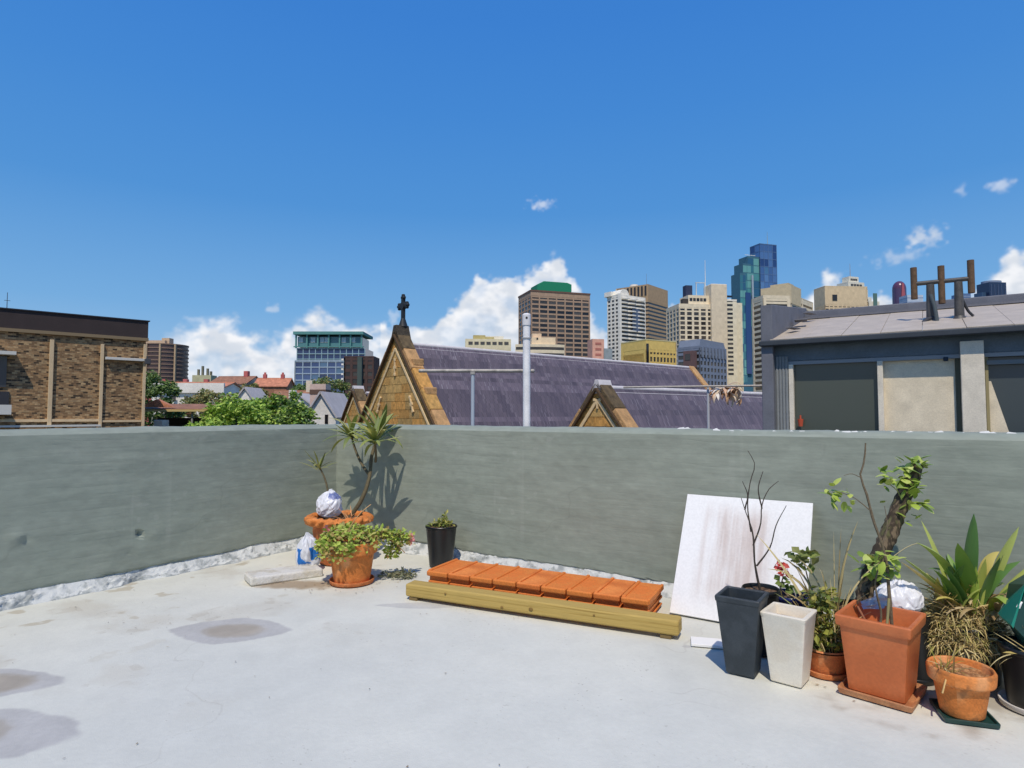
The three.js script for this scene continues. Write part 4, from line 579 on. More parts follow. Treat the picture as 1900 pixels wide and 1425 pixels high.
// ---------------------------------------------------------------- pipes and rails between terrace and church
{
  const p = thing('vent_pipe', 'tall white vent pipe standing in front of the slate roof', 'pipe', [0.283, -3, -12]);
  mesh('pipe', cyl(0.072, 0.072, 6.2, 0, 0, 0, 24), mapped(mot([248, 246, 244], [240, 238, 236], 0.06, 4, 1), { roughness: 0.4 }), p);
  mesh('cap', [cyl(0.084, 0.084, 0.2, 0, 6.12, 0, 24), new THREE.SphereGeometry(0.084, 20, 8, 0, 6.3, 0, 1.57).scale(1, 0.5, 1).translate(0, 6.32, 0)], flat(226, 224, 224), p); mesh('collar', cyl(0.088, 0.088, 0.025, 0, 5.86, 0, 24), flat(190, 190, 190), p);
  mesh('vent_hole', new THREE.CylinderGeometry(0.022, 0.022, 0.02, 12).rotateX(Math.PI / 2).translate(0, 6.26, 0.08), flat(50, 50, 50), p);
  const galv = mapped(mot([178, 172, 164], [150, 144, 136], 0.2, 6, 0.5), { roughness: 0.5, metalness: 0.2 });
  const r = thing('pipe_rail', 'grey horizontal pipe on a thin post running to the white vent pipe', 'rail', [-0.77, -3, -12.15]);
  mesh('rail', [new THREE.CylinderGeometry(0.036, 0.036, 2.24, 12).rotateZ(Math.PI / 2).translate(0.06, 5.245, 0), new THREE.SphereGeometry(0.04, 10, 8).translate(1.18, 5.245, 0)], galv, r); mesh('post', cyl(0.035, 0.035, 5.21, 0.0, 0, 0, 12), flat(176, 186, 196, { roughness: 0.5 }), r); mesh('bracket', [box(0.09, 0.05, 0.09, 0, 5.2, 0)], galv, r);
  const q = thing('pipe_rail', 'thin pale rail on a slim post before the lower slate roof', 'rail', [4.43, -3, -14]);
  mesh('post', cyl(0.028, 0.028, 5.0, 0, 0, 0, 10), flat(184, 186, 192), q); mesh('rail', new THREE.CylinderGeometry(0.024, 0.024, 3.4, 10).rotateZ(Math.PI / 2).rotateY(-0.28).translate(-0.2, 5.02, 0.04), galv, q);
  const d = thing('dried_fronds', 'bunch of dried pale fronds hanging from the thin rail', 'dried leaves', [4.83, 1.86, -14.02]), R = rng(14), tones = [leafTone(240, 218, 188), leafTone(246, 240, 228), leafTone(228, 186, 148), leafTone(190, 148, 108)];
  const fr = [strap(1, 0.2, 2.2, 0.3, 8), strap(1, 0.24, 1.6, 0.3, 8)];
  for (let i = 0; i < 64; i++) share('frond', fr[i % 2], tones[Math.floor(R() * 4)], d, [(R() - 0.5) * 0.62, 0.06 + R() * 0.1, (R() - 0.5) * 0.2], [0.9 + R() * 1.9, R() * 6.3, 0], [0.34, 0.26 + R() * 0.34, 0.36], 'YXZ');
  mesh('stalk', cable([[-0.3, 0.16, 0], [0, 0.12, 0.02], [0.28, 0.14, 0]], 0.014, 6, 8), flat(150, 122, 92), d);
}
// ---------------------------------------------------------------- grey rooftop building at the right
{
  const t = thing('rooftop_building', 'grey rooftop building with sloping metal roof and wide windows', 'building', at(3.45, -6.15), TURN);
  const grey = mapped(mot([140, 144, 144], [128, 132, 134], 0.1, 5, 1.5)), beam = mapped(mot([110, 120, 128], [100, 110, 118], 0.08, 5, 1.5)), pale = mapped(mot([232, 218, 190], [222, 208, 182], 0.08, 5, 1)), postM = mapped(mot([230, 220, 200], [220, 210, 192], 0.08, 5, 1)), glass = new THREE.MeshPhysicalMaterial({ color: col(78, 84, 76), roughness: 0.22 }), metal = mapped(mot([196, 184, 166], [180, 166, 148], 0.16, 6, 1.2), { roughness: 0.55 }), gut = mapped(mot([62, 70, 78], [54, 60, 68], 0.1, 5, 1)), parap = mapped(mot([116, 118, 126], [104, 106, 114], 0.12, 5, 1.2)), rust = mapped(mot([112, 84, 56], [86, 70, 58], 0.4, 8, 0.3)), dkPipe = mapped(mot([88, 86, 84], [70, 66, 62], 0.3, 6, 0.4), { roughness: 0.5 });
  const Y0 = -6, Wd = 9;
  mesh('rear_wall', box(Wd, 8.4, 0.2, Wd / 2, Y0 + 4.2, -3.2), grey, t); mesh('side_wall', box(0.2, 8.4, 3.0, 0.1, Y0 + 4.2, -1.65), grey, t);
  mesh('sill_wall', box(Wd, 7.0, 0.2, Wd / 2, Y0 + 3.5, -0.14), grey, t);
  mesh('header_beam', [box(Wd, 0.3, 0.22, Wd / 2, 2.405, -0.13)], beam, t); mesh('head_rail', box(Wd, 0.07, 0.1, Wd / 2, 2.235, -0.07), flat(150, 154, 158), t); mesh('soffit', box(Wd + 0.1, 0.03, 0.22, Wd / 2, 2.54, 0.06), gut, t);
  // posts and panels
  const corr = []; for (let i = 0; i < 5; i++) corr.push(cyl(0.026, 0.026, 1.36, 0.03 + i * 0.048, 0.98, 0.0, 10)); mesh('corner_column', [box(0.25, 1.36, 0.14, 0.12, 1.66, -0.08), ...corr], grey, t);
  mesh('post', rbox(0.07, 1.25, 0.1, 0.29, 1.58, -0.03, 0.008), postM, t); mesh('post', rbox(0.075, 1.25, 0.1, 1.54, 1.58, -0.03, 0.008), postM, t); mesh('post', rbox(0.27, 1.5, 0.16, 2.665, 1.68, 0.0, 0.01), postM, t);
  mesh('window', box(1.18, 1.3, 0.02, 0.915, 1.61, -0.1), glass, t); mesh('door_panel', rbox(0.9, 1.32, 0.05, 2.02, 1.61, -0.11, 0.006), pale, t); mesh('door_stile', box(0.06, 1.32, 0.06, 2.5, 1.61, -0.09), flat(92, 92, 76), t);
  mesh('window', box(4.0, 1.32, 0.02, 4.83, 1.61, -0.12), new THREE.MeshPhysicalMaterial({ color: col(66, 74, 76), roughness: 0.2 }), t); mesh('jamb', box(0.035, 1.25, 0.05, 2.83, 1.58, -0.07), flat(150, 140, 104), t);
  const cu = extrude([[2.85, 0.96], [3.1, 0.96], [2.875, 1.86], [2.85, 1.86]], 0.02); cu.translate(0, 0, -0.1); mesh('sunlit_triangle', cu, pale, t);  // slanted patch of sun in the opening, built as a pale sheet
  mesh('head_rail', box(4, 0.06, 0.07, 4.83, 2.12, -0.06), flat(120, 126, 128), t); mesh('lamp_box', rbox(0.06, 0.06, 0.06, 2.36, 2.19, 0.01, 0.01), flat(40, 52, 66), t);
  mesh('fire_bucket', [cyl(0.03, 0.045, 0.12, 0.42, 1.2, 0.02, 12), cyl(0.012, 0.012, 0.06, 0.42, 1.32, 0.02, 8)], flat(196, 84, 54), t);
  mesh('downpipe', cyl(0.045, 0.045, 8.3, -0.06, -6, 0.02, 12), gut, t);
  // roof: standing seams of sheet metal
  const sl = Math.atan2(0.76, 3.35), len = Math.hypot(0.76, 3.35), tilt = (g) => { g.rotateX(sl); return g.translate(0, 2.6 + 0.38, 0.18 - 1.675); };
  for (let i = 0; i < 18; i++) mesh('roof_sheet', tilt(rbox(0.515, 0.03, len, 0.0 + 0.27 + i * 0.52, (i % 2) * 0.004, 0, 0.006)), metal, t);
  mesh('gutter', [rbox(Wd + 0.5, 0.09, 0.09, Wd / 2 + 0.1, 2.55, 0.19, 0.02)], gut, t);
  mesh('side_parapet', (() => { const g = extrude([[-0.1, -6], [3.4, -6], [3.4, 3.62], [1.2, 3.34], [-0.1, 3.18]], 0.16, 0.01); g.rotateY(Math.PI / 2); g.translate(-0.12, 0, 0.05); return g; })(), parap, t);
  mesh('rear_parapet', [rbox(Wd, 0.3, 0.16, Wd / 2, 3.38, -3.2, 0.02), box(Wd, 0.04, 0.24, Wd / 2, 3.36, -3.06)], parap, t);
  const fl = []; { const R = rng(9); for (let i = 0; i < 6; i++) if (i % 2) fl.push(rbox(0.1 + R() * 0.14, 0.02, 0.3, 0.12 + R() * 0.12, 2.76 + i * 0.125, -0.25 - i * 0.45, 0.015, R() * 0.8 - 0.4)); } mesh('torn_flashing', fl, parap, t);
  // flues: three upright pipes on a cross pipe, on two legs
  const f = thing('roof_flue', 'rusty flue of three upright pipes on a cross pipe and two legs', 'flue', at(3.45 + 2.36, -7.3, 2.90), TURN);
  for (const [x, y0, y1] of [[-0.37, 0.38, 0.9], [0, 0.27, 0.88], [0.385, 0.4, 0.92]]) mesh('upright_pipe', [cyl(0.048, 0.048, y1 - y0, x, y0, 0.0, 18, true), cyl(0.04, 0.04, y1 - y0, x, y0, 0, 18, true)], rust, f);
  mesh('cross_pipe', new THREE.CylinderGeometry(0.036, 0.036, 0.74, 14).rotateZ(Math.PI / 2).translate(0, 0.63, 0), dkPipe, f);
  for (const x of [-0.15, 0.22]) { const leg = mesh('leg', [cyl(0.07, 0.055, 0.62, x, -0.02, 0, 16), cyl(0.11, 0.07, 0.08, x, -0.03, 0, 16)], dkPipe, f); }
  mesh('stay', cable([[-0.15, 0.42, 0.05], [-0.1, 0.2, 0.12], [-0.07, -0.1, 0.2]], 0.028, 8, 10), flat(70, 80, 84), f); mesh('stay', cable([[0.27, 0.3, -0.02], [0.34, 0.12, -0.05], [0.4, 0.04, -0.05]], 0.02, 8, 8), flat(50, 52, 56), f);
  mesh('flashing', [rbox(0.72, 0.03, 0.34, 0.02, -0.02, 0.05, 0.01, 0.1)].map((g) => g.rotateX(sl)), flat(86, 88, 94), f);
  mesh('flashing_fold', cable([[-0.4, -0.09, 0.2], [-0.28, -0.05, 0.18], [-0.2, 0.02, 0.1], [-0.12, 0.05, 0.04]], 0.03, 8, 10), flat(60, 62, 70), f);
}

// ---------------------------------------------------------------- city towers: near corner at (x, z), the right face runs along local +x, the left face along local -z
const glassTone = (r, g, b, rough = 0.12, met = 0) => new THREE.MeshPhysicalMaterial({ color: col(r, g, b), roughness: rough, metalness: met });
const darkPanes = [glassTone(46, 44, 44), glassTone(66, 62, 58), glassTone(34, 33, 36), glassTone(84, 78, 72)];
const paneGeo = new THREE.BoxGeometry(1, 1, 0.1);
function facade(root, face, len, y0, y1, s, out) {      // face 0: right face, 1: left face; out collects the wall pieces
  const R = rng(Math.round(len * 100 + y1)), cols = s.cols, cw = len / cols, fl = Math.max(1, Math.round((y1 - y0) / s.pitch)), ph = (y1 - y0) / fl, deep = s.deep ?? 0.5;
  const put = (g) => { if (face) { g.translate(-len, 0, 0); g.rotateY(-Math.PI / 2); g.translate(0, 0, 0); g.scale(1, 1, 1); } return g; };
  // local strip: x 0..len along the face, z 0 outwards; for the left face x runs from the far end towards the near corner
  const place = face ? (g) => g.rotateY(-Math.PI / 2).translate(0, 0, -len) : (g) => g;
  if (s.pier > 0) for (let c = 0; c <= cols; c++) { const w = s.pier * (c === 0 || c === cols ? (s.corner ?? 0.6) : 1), x = Math.min(len - w / 2, Math.max(w / 2, c * cw)); out.push(place(box(w, y1 - y0, deep, x, (y0 + y1) / 2, -deep / 2))); }
  if (s.spand > 0) for (let f = 0; f <= fl; f++) { const h = f === fl ? s.spand * (s.topBand ?? 1) : s.spand; out.push(place(box(len - 0.04, h, deep - (s.inset ?? 0.12), len / 2, y0 + f * ph + h / 2 - (f === fl ? h : 0), -deep / 2 - (s.inset ?? 0.12) / 2 + (s.pier ? 0 : (s.inset ?? 0.12))))); }
  for (let f = 0; f < fl; f++) {
    const cy = y0 + f * ph + s.spand + (ph - s.spand) / 2, h = ph - s.spand;
    if (s.ribbon) { const m = share('window', paneGeo, s.panes[Math.floor(R() * s.panes.length)], root, face ? [0.42 * 0 + deep - 0.08 - 0, cy, -len / 2] : [len / 2, cy, -deep + 0.08], [0, face ? -Math.PI / 2 : 0, 0], [len - 0.3, h, 1]); if (face) m.position.x = deep - 0.08; }
    else for (let c = 0; c < cols; c++) { if (s.skip && s.skip(c, f, cols, fl)) continue; const w = cw - s.pier, x = (c + 0.5) * cw; share('window', paneGeo, s.panes[Math.floor(R() * s.panes.length)], root, face ? [deep - 0.08, cy, -len + x] : [x, cy, -deep + 0.08], [0, face ? -Math.PI / 2 : 0, 0], [Math.max(0.3, w), h, 1]); }
  }
}
function tower(name, label, category, o) {
  const t = thing(name, label, category, [o.x, -12, o.z], o.a ?? 0, o.group ?? 'city towers behind the church'), top = o.top + 12, y0 = o.low + 12, W = o.W, D = o.D, deep = 0.5;
  mesh('core', box(W - 2 * deep - 0.1, top - 0.3, D - 2 * deep - 0.1, W / 2, (top - 0.3) / 2, -D / 2), o.coreMat ?? o.wall, t);
  const g = [box(W, y0, D, W / 2, y0 / 2 - 0.02, -D / 2), box(W - 0.02, 0.5, D - 0.02, W / 2, top - 0.26, -D / 2), box(deep, top - y0, D, W - deep / 2, (top + y0) / 2, -D / 2 - 0.03), box(W - 0.1, top - y0, deep, W / 2 - 0.03, (top + y0) / 2, -D + deep / 2)];
  const yF = top - (o.crown ?? 0.5);
  facade(t, 0, W, y0, yF, { panes: darkPanes, ...o.front }, g); facade(t, 1, D, y0, yF, { panes: darkPanes, ...(o.left ?? o.front) }, g);
  if ((o.crown ?? 0.5) > 0.5) g.push(box(W - 0.06, o.crown, D - 0.06, W / 2, top - o.crown / 2 - 0.02, -D / 2));
  mesh('wall', g, o.wall, t); nest(t, 'window', 'wall');
  return t;
}
const wallOf = (r, g, b) => mapped(mot([r, g, b], [r * 0.94, g * 0.94, b * 0.93], 0.08, 4, 12), { bumpScale: 0.01 });
const beige = wallOf(238, 222, 192), brownW = wallOf(178, 150, 126), cream2 = wallOf(246, 240, 226), brown2 = wallOf(188, 158, 122), yellowW = wallOf(236, 202, 116), blueGrey = wallOf(128, 138, 156), greenSheet = flat(22, 132, 96), dkBrown = wallOf(112, 84, 72);
{
  let t = tower('office_tower', 'brown gridded office tower with a bright green box on its roof', 'tower', { x: 13.7, z: -450, a: 0.314, W: 47.6, D: 28.2, top: 91.3, low: 40, crown: 3.2, wall: brownW, front: { cols: 7, pitch: 3.55, pier: 0.95, spand: 1.25, corner: 1.2 }, left: { cols: 4, pitch: 3.55, pier: 0.9, spand: 1.25, corner: 1.2 } });
  mesh('roof_fascia', box(48.2, 1.2, 28.8, 23.8, 103.7, -14.1), dkBrown, t); mesh('roof_box', extrude([[8, 104.2], [33, 104.2], [35.2, 106.4], [35.2, 111.5], [32, 112.6], [13, 112.6], [8, 110]], 14, 0.3).translate(0, 0, -21), greenSheet, t);
  t = tower('apartment_tower', 'white apartment tower with wavy balcony bands', 'tower', { x: 90.3, z: -520, a: 0.611, W: 32.5, D: 14.2, top: 102.9, low: 45, crown: 1, wall: cream2, front: { cols: 1, pitch: 3.4, pier: 0, spand: 1.5, ribbon: true, inset: 0.05 }, left: { cols: 3, pitch: 3.4, pier: 1.6, spand: 1.5 } });
  { const b = []; for (let y = 57; y < 114; y += 3.4) for (let k = 0; k < 3; k++) b.push(new THREE.CylinderGeometry(4.6, 4.6, 1.0, 14, 1, false, -1.57, 3.14).rotateY(0).scale(1, 1, 0.42).translate(6 + k * 10, y, 0)); mesh('balcony_bands', b, cream2, t); mesh('corner_pier', box(2.2, 62, 2.2, 0.6, 84, 0.4), cream2, t); mesh('roof_vault', new THREE.CylinderGeometry(5.4, 5.4, 12, 18, 1, false, 0, 3.14).rotateX(Math.PI / 2).rotateZ(Math.PI / 2).translate(8, 114.6, -7), cream2, t); mesh('plant_room', box(7, 4, 8, -1 + 3, 116, -12), cream2, t); mesh('blue_glazing', box(9, 20, 0.6, 20, 94, 0.5), glassTone(88, 100, 122, 0.2), t); }
  t = tower('office_tower', 'tall tan office tower with a finned crown behind the white one', 'tower', { x: 126.2, z: -570, a: 0.873, W: 40.8, D: 34, top: 121.8, low: 50, crown: 13, wall: brown2, front: { cols: 1, pitch: 3.6, pier: 0, spand: 1.9, ribbon: true, inset: 0.05 }, left: { cols: 1, pitch: 3.6, pier: 0, spand: 1.9, ribbon: true, inset: 0.05 } });
  { const gm = darkPanes[0]; for (let i = 0; i < 9; i++) { mesh('crown_slot', box(0.4, 9, 1.7, -0.25, 128, -2.5 - i * 3.7), gm, t); } mesh('corner_pier', box(1.4, 84, 1.4, 0.5, 91, -0.6 - 34 + 1), beige, t); mesh('roof_drum', cyl(4, 4, 3.2, 10, 133.8, -20, 16), cream2, t); mesh('mast', [cyl(0.25, 0.1, 16, 24, 133.8, -14, 6)], flat(120, 120, 124), t); }
  t = tower('warehouse', 'mustard yellow low block above the slate ridge', 'building', { x: 71.7, z: -330, a: 0.524, W: 21.9, D: 20.6, top: 41.1, low: 24, crown: 5, wall: yellowW, front: { cols: 9, pitch: 3.6, pier: 0.8, spand: 1.5 }, left: { cols: 1, pitch: 16, pier: 3, spand: 10, skip: () => true } });
  mesh('roof_edge', box(22.1, 0.5, 20.8, 10.95, 53.2, -10.3), flat(214, 200, 150), t); mesh('stair_slot', box(1.4, 14, 0.5, 0.8, 44, 0.2), darkPanes[2], t);
  t = tower('office_block', 'blue grey office block with raking fins above the slate roof', 'building', { x: 91.2, z: -300, a: 0.698, W: 24, D: 12.9, top: 34.6, low: 8, crown: 1, wall: blueGrey, front: { cols: 8, pitch: 3.1, pier: 1.0, spand: 1.3 }, left: { cols: 3, pitch: 3.1, pier: 0.8, spand: 1.2 } });
  { mesh('roof_storey', extrude([[0, 45.5], [24, 45.5], [22, 49.4], [1.5, 50]], 12).translate(0, 0, -12.4), blueGrey, t); for (let i = 0; i < 8; i++) mesh('fin', extrude([[0, 46], [0.9, 46], [1.5, 41], [0.6, 41]], 0.8).translate(1 + i * 2.9, 0, -0.1), blueGrey, t); mesh('side_bay', box(4, 8, 5, -2.2, 40, -4), wallOf(110, 84, 82), t); mesh('bay_window', box(0.2, 3, 3, -4.25, 41, -4), darkPanes[1], t); }
  t = tower('apartment_tower', 'cream apartment tower with a tall blank stair core and mast', 'tower', { x: 116.6, z: -430, a: 0.16, W: 26, D: 22, top: 78.5, low: 26, crown: 2.4, wall: beige, front: { cols: 5, pitch: 3.35, pier: 1.6, spand: 1.0 }, left: { cols: 4, pitch: 3.35, pier: 1.5, spand: 1.0 } });
  { mesh('upper_block', box(16, 7, 14, 16, 93.6, -9), beige, t); for (let i = 0; i < 5; i++) mesh('window', box(2, 2.2, 0.2, 10 + i * 2.6, 94, -1.95), darkPanes[i % 4], t); mesh('stair_core', rbox(12, 105, 12, 29.5, 52.5, -4.2, 0.6), wallOf(228, 212, 184), t); mesh('roof_tank', box(5, 8, 5, 10.8, 101, -9), flat(44, 56, 84), t); mesh('frame', [box(0.6, 10, 0.6, 16, 102, -6), box(7, 0.6, 0.6, 19, 107, -6), box(0.6, 10, 0.6, 22.5, 102, -6)], wallOf(206, 214, 218), t); mesh('plant_room', box(4, 4, 4, 6, 92.4, -4), flat(66, 60, 56), t); mesh('mast', cyl(0.3, 0.12, 24, 24, 100, -8, 6), cream2, t);
    const right = []; for (let f = 0; f < 19; f++) share('window', paneGeo, darkPanes[f % 4], t, [37.6, 41.5 + f * 3.05, 0.86], [0, 0, 0], [4.6, 1.5, 1]); for (let f = 0; f < 18; f++) share('window', paneGeo, darkPanes[(f + 2) % 4], t, [33.6 + 0.6, 45 + f * 3.05, 0.86], [0, 0, 0], [1.4, 1.5, 1]);
    mesh('right_wing', [box(9.6, 93.2, 12, 38.2, 46.6, -5.2), box(5.5, 92.4, 10, 45.5, 46.2, -6)], wallOf(236, 226, 200), t); mesh('wing_parapet', box(9.9, 1.2, 12.3, 38.2, 93.8, -5.2), cream2, t); mesh('roof_huts', [box(3, 4, 3, 36, 95.4, -6), box(2, 2.6, 2, 41, 94.6, -6)], cream2, t); }
  const blueG = [glassTone(86, 122, 170, 0.1, 0.1), glassTone(74, 108, 156, 0.1, 0.1), glassTone(80, 124, 160, 0.1, 0.1), glassTone(50, 76, 124, 0.1, 0.1), glassTone(96, 134, 178, 0.1, 0.1)], teal = [glassTone(84, 148, 146, 0.12, 0.1), glassTone(112, 170, 162, 0.12, 0.1), glassTone(64, 122, 134, 0.12, 0.1), glassTone(54, 100, 128, 0.12, 0.1)];
  t = tower('glass_skyscraper', 'tall blue and teal glass skyscraper with a stepped top', 'tower', { x: 364, z: -900, a: 0.3, W: 30, D: 22, top: 252, low: 60, crown: 0.5, wall: wallOf(92, 124, 166), front: { cols: 4, pitch: 11, pier: 0.6, spand: 0.8, panes: blueG }, left: { cols: 2, pitch: 11, pier: 0.6, spand: 0.8, panes: blueG } });
  { const cut = box(1, 1, 1); for (const [x, w, y, z] of [[-14, 20, 232, -6], [-27, 14, 220, -4], [-36, 10, 205, -2]]) { mesh('step', box(w, y + 12, 20, x + 4, (y + 12) / 2, z - 6), wallOf(64, 112, 132), t); const R = rng(w); for (let k = 0; k < 14; k++) for (let c = 0; c < 2; c++) share('window', paneGeo, teal[Math.floor(R() * 4)], t, [x + 4 - w / 4 + c * w / 2, y + 4 - k * 11.2, z + 4.06], [0, 0, 0], [w / 2 - 0.5, 10, 1]); } mesh('dark_recess', [box(9, 118, 1, -24, 130, 2.4)], blueG[3], t); mesh('dark_recess', box(9, 40, 1, -8, 164, -1), glassTone(30, 40, 64), t); mesh('pale_rib', box(2.4, 190, 1.4, -15.5, 120, 2.2), wallOf(168, 182, 196), t); mesh('roof_rail', box(18, 0.6, 0.6, -14, 246, -4), cream2, t); mesh('mast', cyl(0.6, 0.2, 22, 22, 264, -10, 6), flat(150, 170, 170), t); }
  t = tower('office_tower', 'cream office tower banded with dark windows beside the grey rooftop building', 'tower', { x: 155.1, z: -380, a: 0.12, W: 18, D: 14, top: 74.8, low: 8, crown: 2, wall: beige, front: { cols: 1, pitch: 3.35, pier: 1.6, spand: 1.5, corner: 1.3 }, left: { cols: 1, pitch: 3.35, pier: 1.6, spand: 1.5, corner: 1.3 } });
  t = tower('office_tower', 'wide beige office block with a blank upper storey above the grey parapet', 'tower', { x: 184, z: -405, a: 0.82, W: 44, D: 19.3, top: 80.5, low: 40, crown: 0.6, wall: beige, front: { cols: 2, pitch: 3.4, pier: 1.2, spand: 1.7, corner: 1 }, left: { cols: 1, pitch: 3.4, pier: 1, spand: 1.7 } });
  mesh('blank_storey', box(19, 12.4, 20, 9, 92.2, -9.8), wallOf(214, 196, 160), t); mesh('roof_box', box(10, 3.2, 12, 9, 99.2, -9), wallOf(196, 182, 150), t);
  t = tower('office_block', 'long low beige block behind the roof of the grey building', 'building', { x: 229, z: -450, a: 0.087, W: 33, D: 14, top: 95.2, low: 70, crown: 14, wall: wallOf(224, 200, 162), front: { cols: 10, pitch: 3.2, pier: 0.9, spand: 1.1 } });
  mesh('louvre', box(3.6, 4.4, 0.3, 7.5, 98.5, 0.15), darkPanes[0], t); mesh('side_bay', box(8, 96, 12, 37.4, 48, -5), wallOf(228, 220, 200), t); mesh('bay_window', box(3, 12, 0.4, 38, 96, 1.2), glassTone(90, 118, 108), t);
  t = thing('stepped_tower', 'pale stepped tower top rising behind the long beige block', 'tower', [334, -12, -600], 0.3, 'city towers behind the church');
  for (const [w, y] of [[30, 128], [25, 136], [20, 143], [12, 149]]) { mesh('storey', box(w, y, w * 0.7, 6, y / 2, -10), wallOf(232, 226, 208), t); for (let c = 0; c < 4; c++) mesh('window', box(w / 7, 1.8, 0.3, 6 - w * 0.36 + (c + 0.5) * w * 0.18, y - 3, -10 + w * 0.35 + 0.15), darkPanes[3], t); } mesh('mast', cyl(0.4, 0.15, 14, 6, 149, -10, 6), flat(160, 160, 160), t);
  t = thing('rounded_tower', 'small dark purple rounded tower left of the roof flue', 'tower', [567, -12, -900], 0, 'city towers behind the church'); mesh('body', new THREE.CylinderGeometry(9, 10, 196, 20).translate(0, 98, 0), glassTone(84, 66, 96, 0.25), t); mesh('dome', new THREE.SphereGeometry(9, 18, 10, 0, 6.3, 0, 1.6).scale(1, 1.3, 1).translate(0, 196, 0), glassTone(96, 62, 88, 0.25), t); mesh('red_fin', extrude([[-3.4, 178], [3, 178], [0.6, 203], [-1.6, 203]], 1).translate(0, 0, 9), flat(168, 88, 96), t);
  t = thing('glass_tower', 'small dark blue tower top at the right behind the grey parapet', 'tower', [709, -12, -900], 0.1, 'city towers behind the church'); mesh('body', box(27, 206, 22, 2, 103, -10), glassTone(42, 56, 84, 0.2), t); mesh('cap', [new THREE.CylinderGeometry(13.6, 13.6, 3, 24).scale(1, 1, 0.8).translate(2, 207.5, -10)], flat(128, 142, 164), t); mesh('annex', box(10, 192, 14, -13, 96, -12), glassTone(60, 84, 112, 0.2), t); for (let i = 0; i < 5; i++) mesh('mullion', box(0.7, 30, 0.6, -9 + i * 5.5, 188, 1.2), flat(80, 96, 124), t);
  for (const [x, w, y, lb] of [[558, 22, 178, 'pale slim tower seen left of the flue pipes'], [592, 30, 170, 'pale blue tower seen between the flue legs'], [628, 14, 180, 'slim blue tower right of the middle flue pipe']]) { t = thing('distant_tower', lb, 'tower', [x, -12, -860], 0, 'city towers behind the church'); mesh('body', box(w, y, 18, 0, y / 2, 0), w === 14 ? glassTone(86, 112, 152, 0.2) : wallOf(190, 202, 218), t); for (let i = 0; i < 4; i++) mesh('floor_band', box(w + 0.3, 1.2, 18.3, 0, y - 4 - i * 6, 0), flat(140, 158, 184), t); }
  t = thing('low_block', 'low cream block with roof huts above the left of the slate ridge', 'building', [-25.5, -12, -350], 0.08); mesh('body', box(26, 56, 16, 12, 28, -8), wallOf(232, 220, 184), t); for (let i = 0; i < 7; i++) mesh('window', box(2.4, 1.6, 0.2, 2 + i * 3.4, 53.6, 0.1), darkPanes[3], t); mesh('roof_hut', [box(7, 2.6, 6, 7, 57.2, -6), box(5, 1.6, 5, 13, 56.7, -6)], wallOf(190, 176, 120), t); mesh('roof_hut', box(14, 2.2, 8, 14, 57, -8), wallOf(240, 232, 212), t);
  t = thing('low_block', 'cream curved fronted block at the foot of the brown tower', 'building', [3.4, -12, -330], 0.1); for (const [y, h, r] of [[0, 50.8, 1], [50.8, 0.01, 1]]) if (h > 1) mesh('body', new THREE.CylinderGeometry(22, 22, h, 40, 1, false, -0.62, 1.24).scale(1.05, 1, 0.5).translate(12, h / 2, -11), wallOf(238, 222, 190), t);
  for (let i = 0; i < 2; i++) mesh('window_band', new THREE.CylinderGeometry(22.1, 22.1, 1.5, 40, 1, false, -0.6, 1.2).scale(1.05, 1, 0.5).translate(12, 48.6 - i * 3.3, -11), darkPanes[1], t); mesh('upper_storey', box(13, 4.2, 8, 14, 52.6, -6), wallOf(240, 216, 180), t); mesh('roof_hut', [box(5, 2.4, 5, 10.5, 55.8, -6)], wallOf(236, 206, 172), t); mesh('window', box(0.9, 1, 0.2, 10.5, 54, -1.9), darkPanes[2], t);
  t = thing('low_block', 'narrow salmon pink block right of the brown tower', 'building', [52.1, -12, -400], 0.2); mesh('body', box(8, 62, 10, 4, 31, -5), wallOf(224, 170, 148), t); for (let i = 0; i < 4; i++) mesh('window', box(4, 1.4, 0.2, 4, 59 - i * 3.6, 0.1), glassTone(176, 110, 96, 0.4), t); mesh('grey_wing', box(6, 56, 8, 10.6, 28, -4), wallOf(150, 160, 164), t); mesh('white_wing', box(9, 47, 8, 3, 23.5, 6), wallOf(232, 230, 222), t);
  // glass office at the left with its brown neighbour
  const og = [glassTone(74, 96, 138, 0.1), glassTone(58, 80, 122, 0.1), glassTone(84, 116, 146, 0.1), glassTone(48, 66, 104, 0.1)];
  t = tower('glass_office', 'blue glass office building with a green framed roof storey', 'building', { x: -105.5, z: -300, a: 0, W: 36, D: 20, top: 27.5, low: 8, crown: 0.5, wall: wallOf(168, 186, 200), group: 'offices left of the church', front: { cols: 9, pitch: 3.0, pier: 0.45, spand: 0.5, panes: og } });
  mesh('upper_floors', box(33, 6, 18, 17.5, 42.4, -9.4), og[3], t); { const gs = []; for (let i = 0; i <= 11; i++) gs.push(box(0.35, 6, 0.3, 1 + i * 3, 42.4, -0.25)); for (let i = 0; i < 3; i++) gs.push(box(33, 0.4, 0.3, 17.5, 40 + i * 2.6, -0.2)); mesh('mullions', gs, wallOf(150, 180, 188), t); }
  { const fr = []; for (let i = 0; i <= 6; i++) fr.push(box(0.7, 7.4, 0.7, 0.6 + i * 5.3, 49, 0.2)); fr.push(box(34, 1.4, 21, 16.5, 52.6, -9), box(34, 0.5, 0.8, 16.5, 46, 0.2)); mesh('roof_frame', fr, wallOf(92, 148, 144), t); mesh('roof_storey', box(31, 5, 16, 16.5, 48.5, -9), glassTone(86, 134, 138, 0.15), t); for (const x of [1.5, 7.5, 12, 14, 22.5, 27]) mesh('light_panel', box(2.2, 2.4, 0.2, x + 1, 49.4, -0.85), wallOf(206, 224, 226), t); }
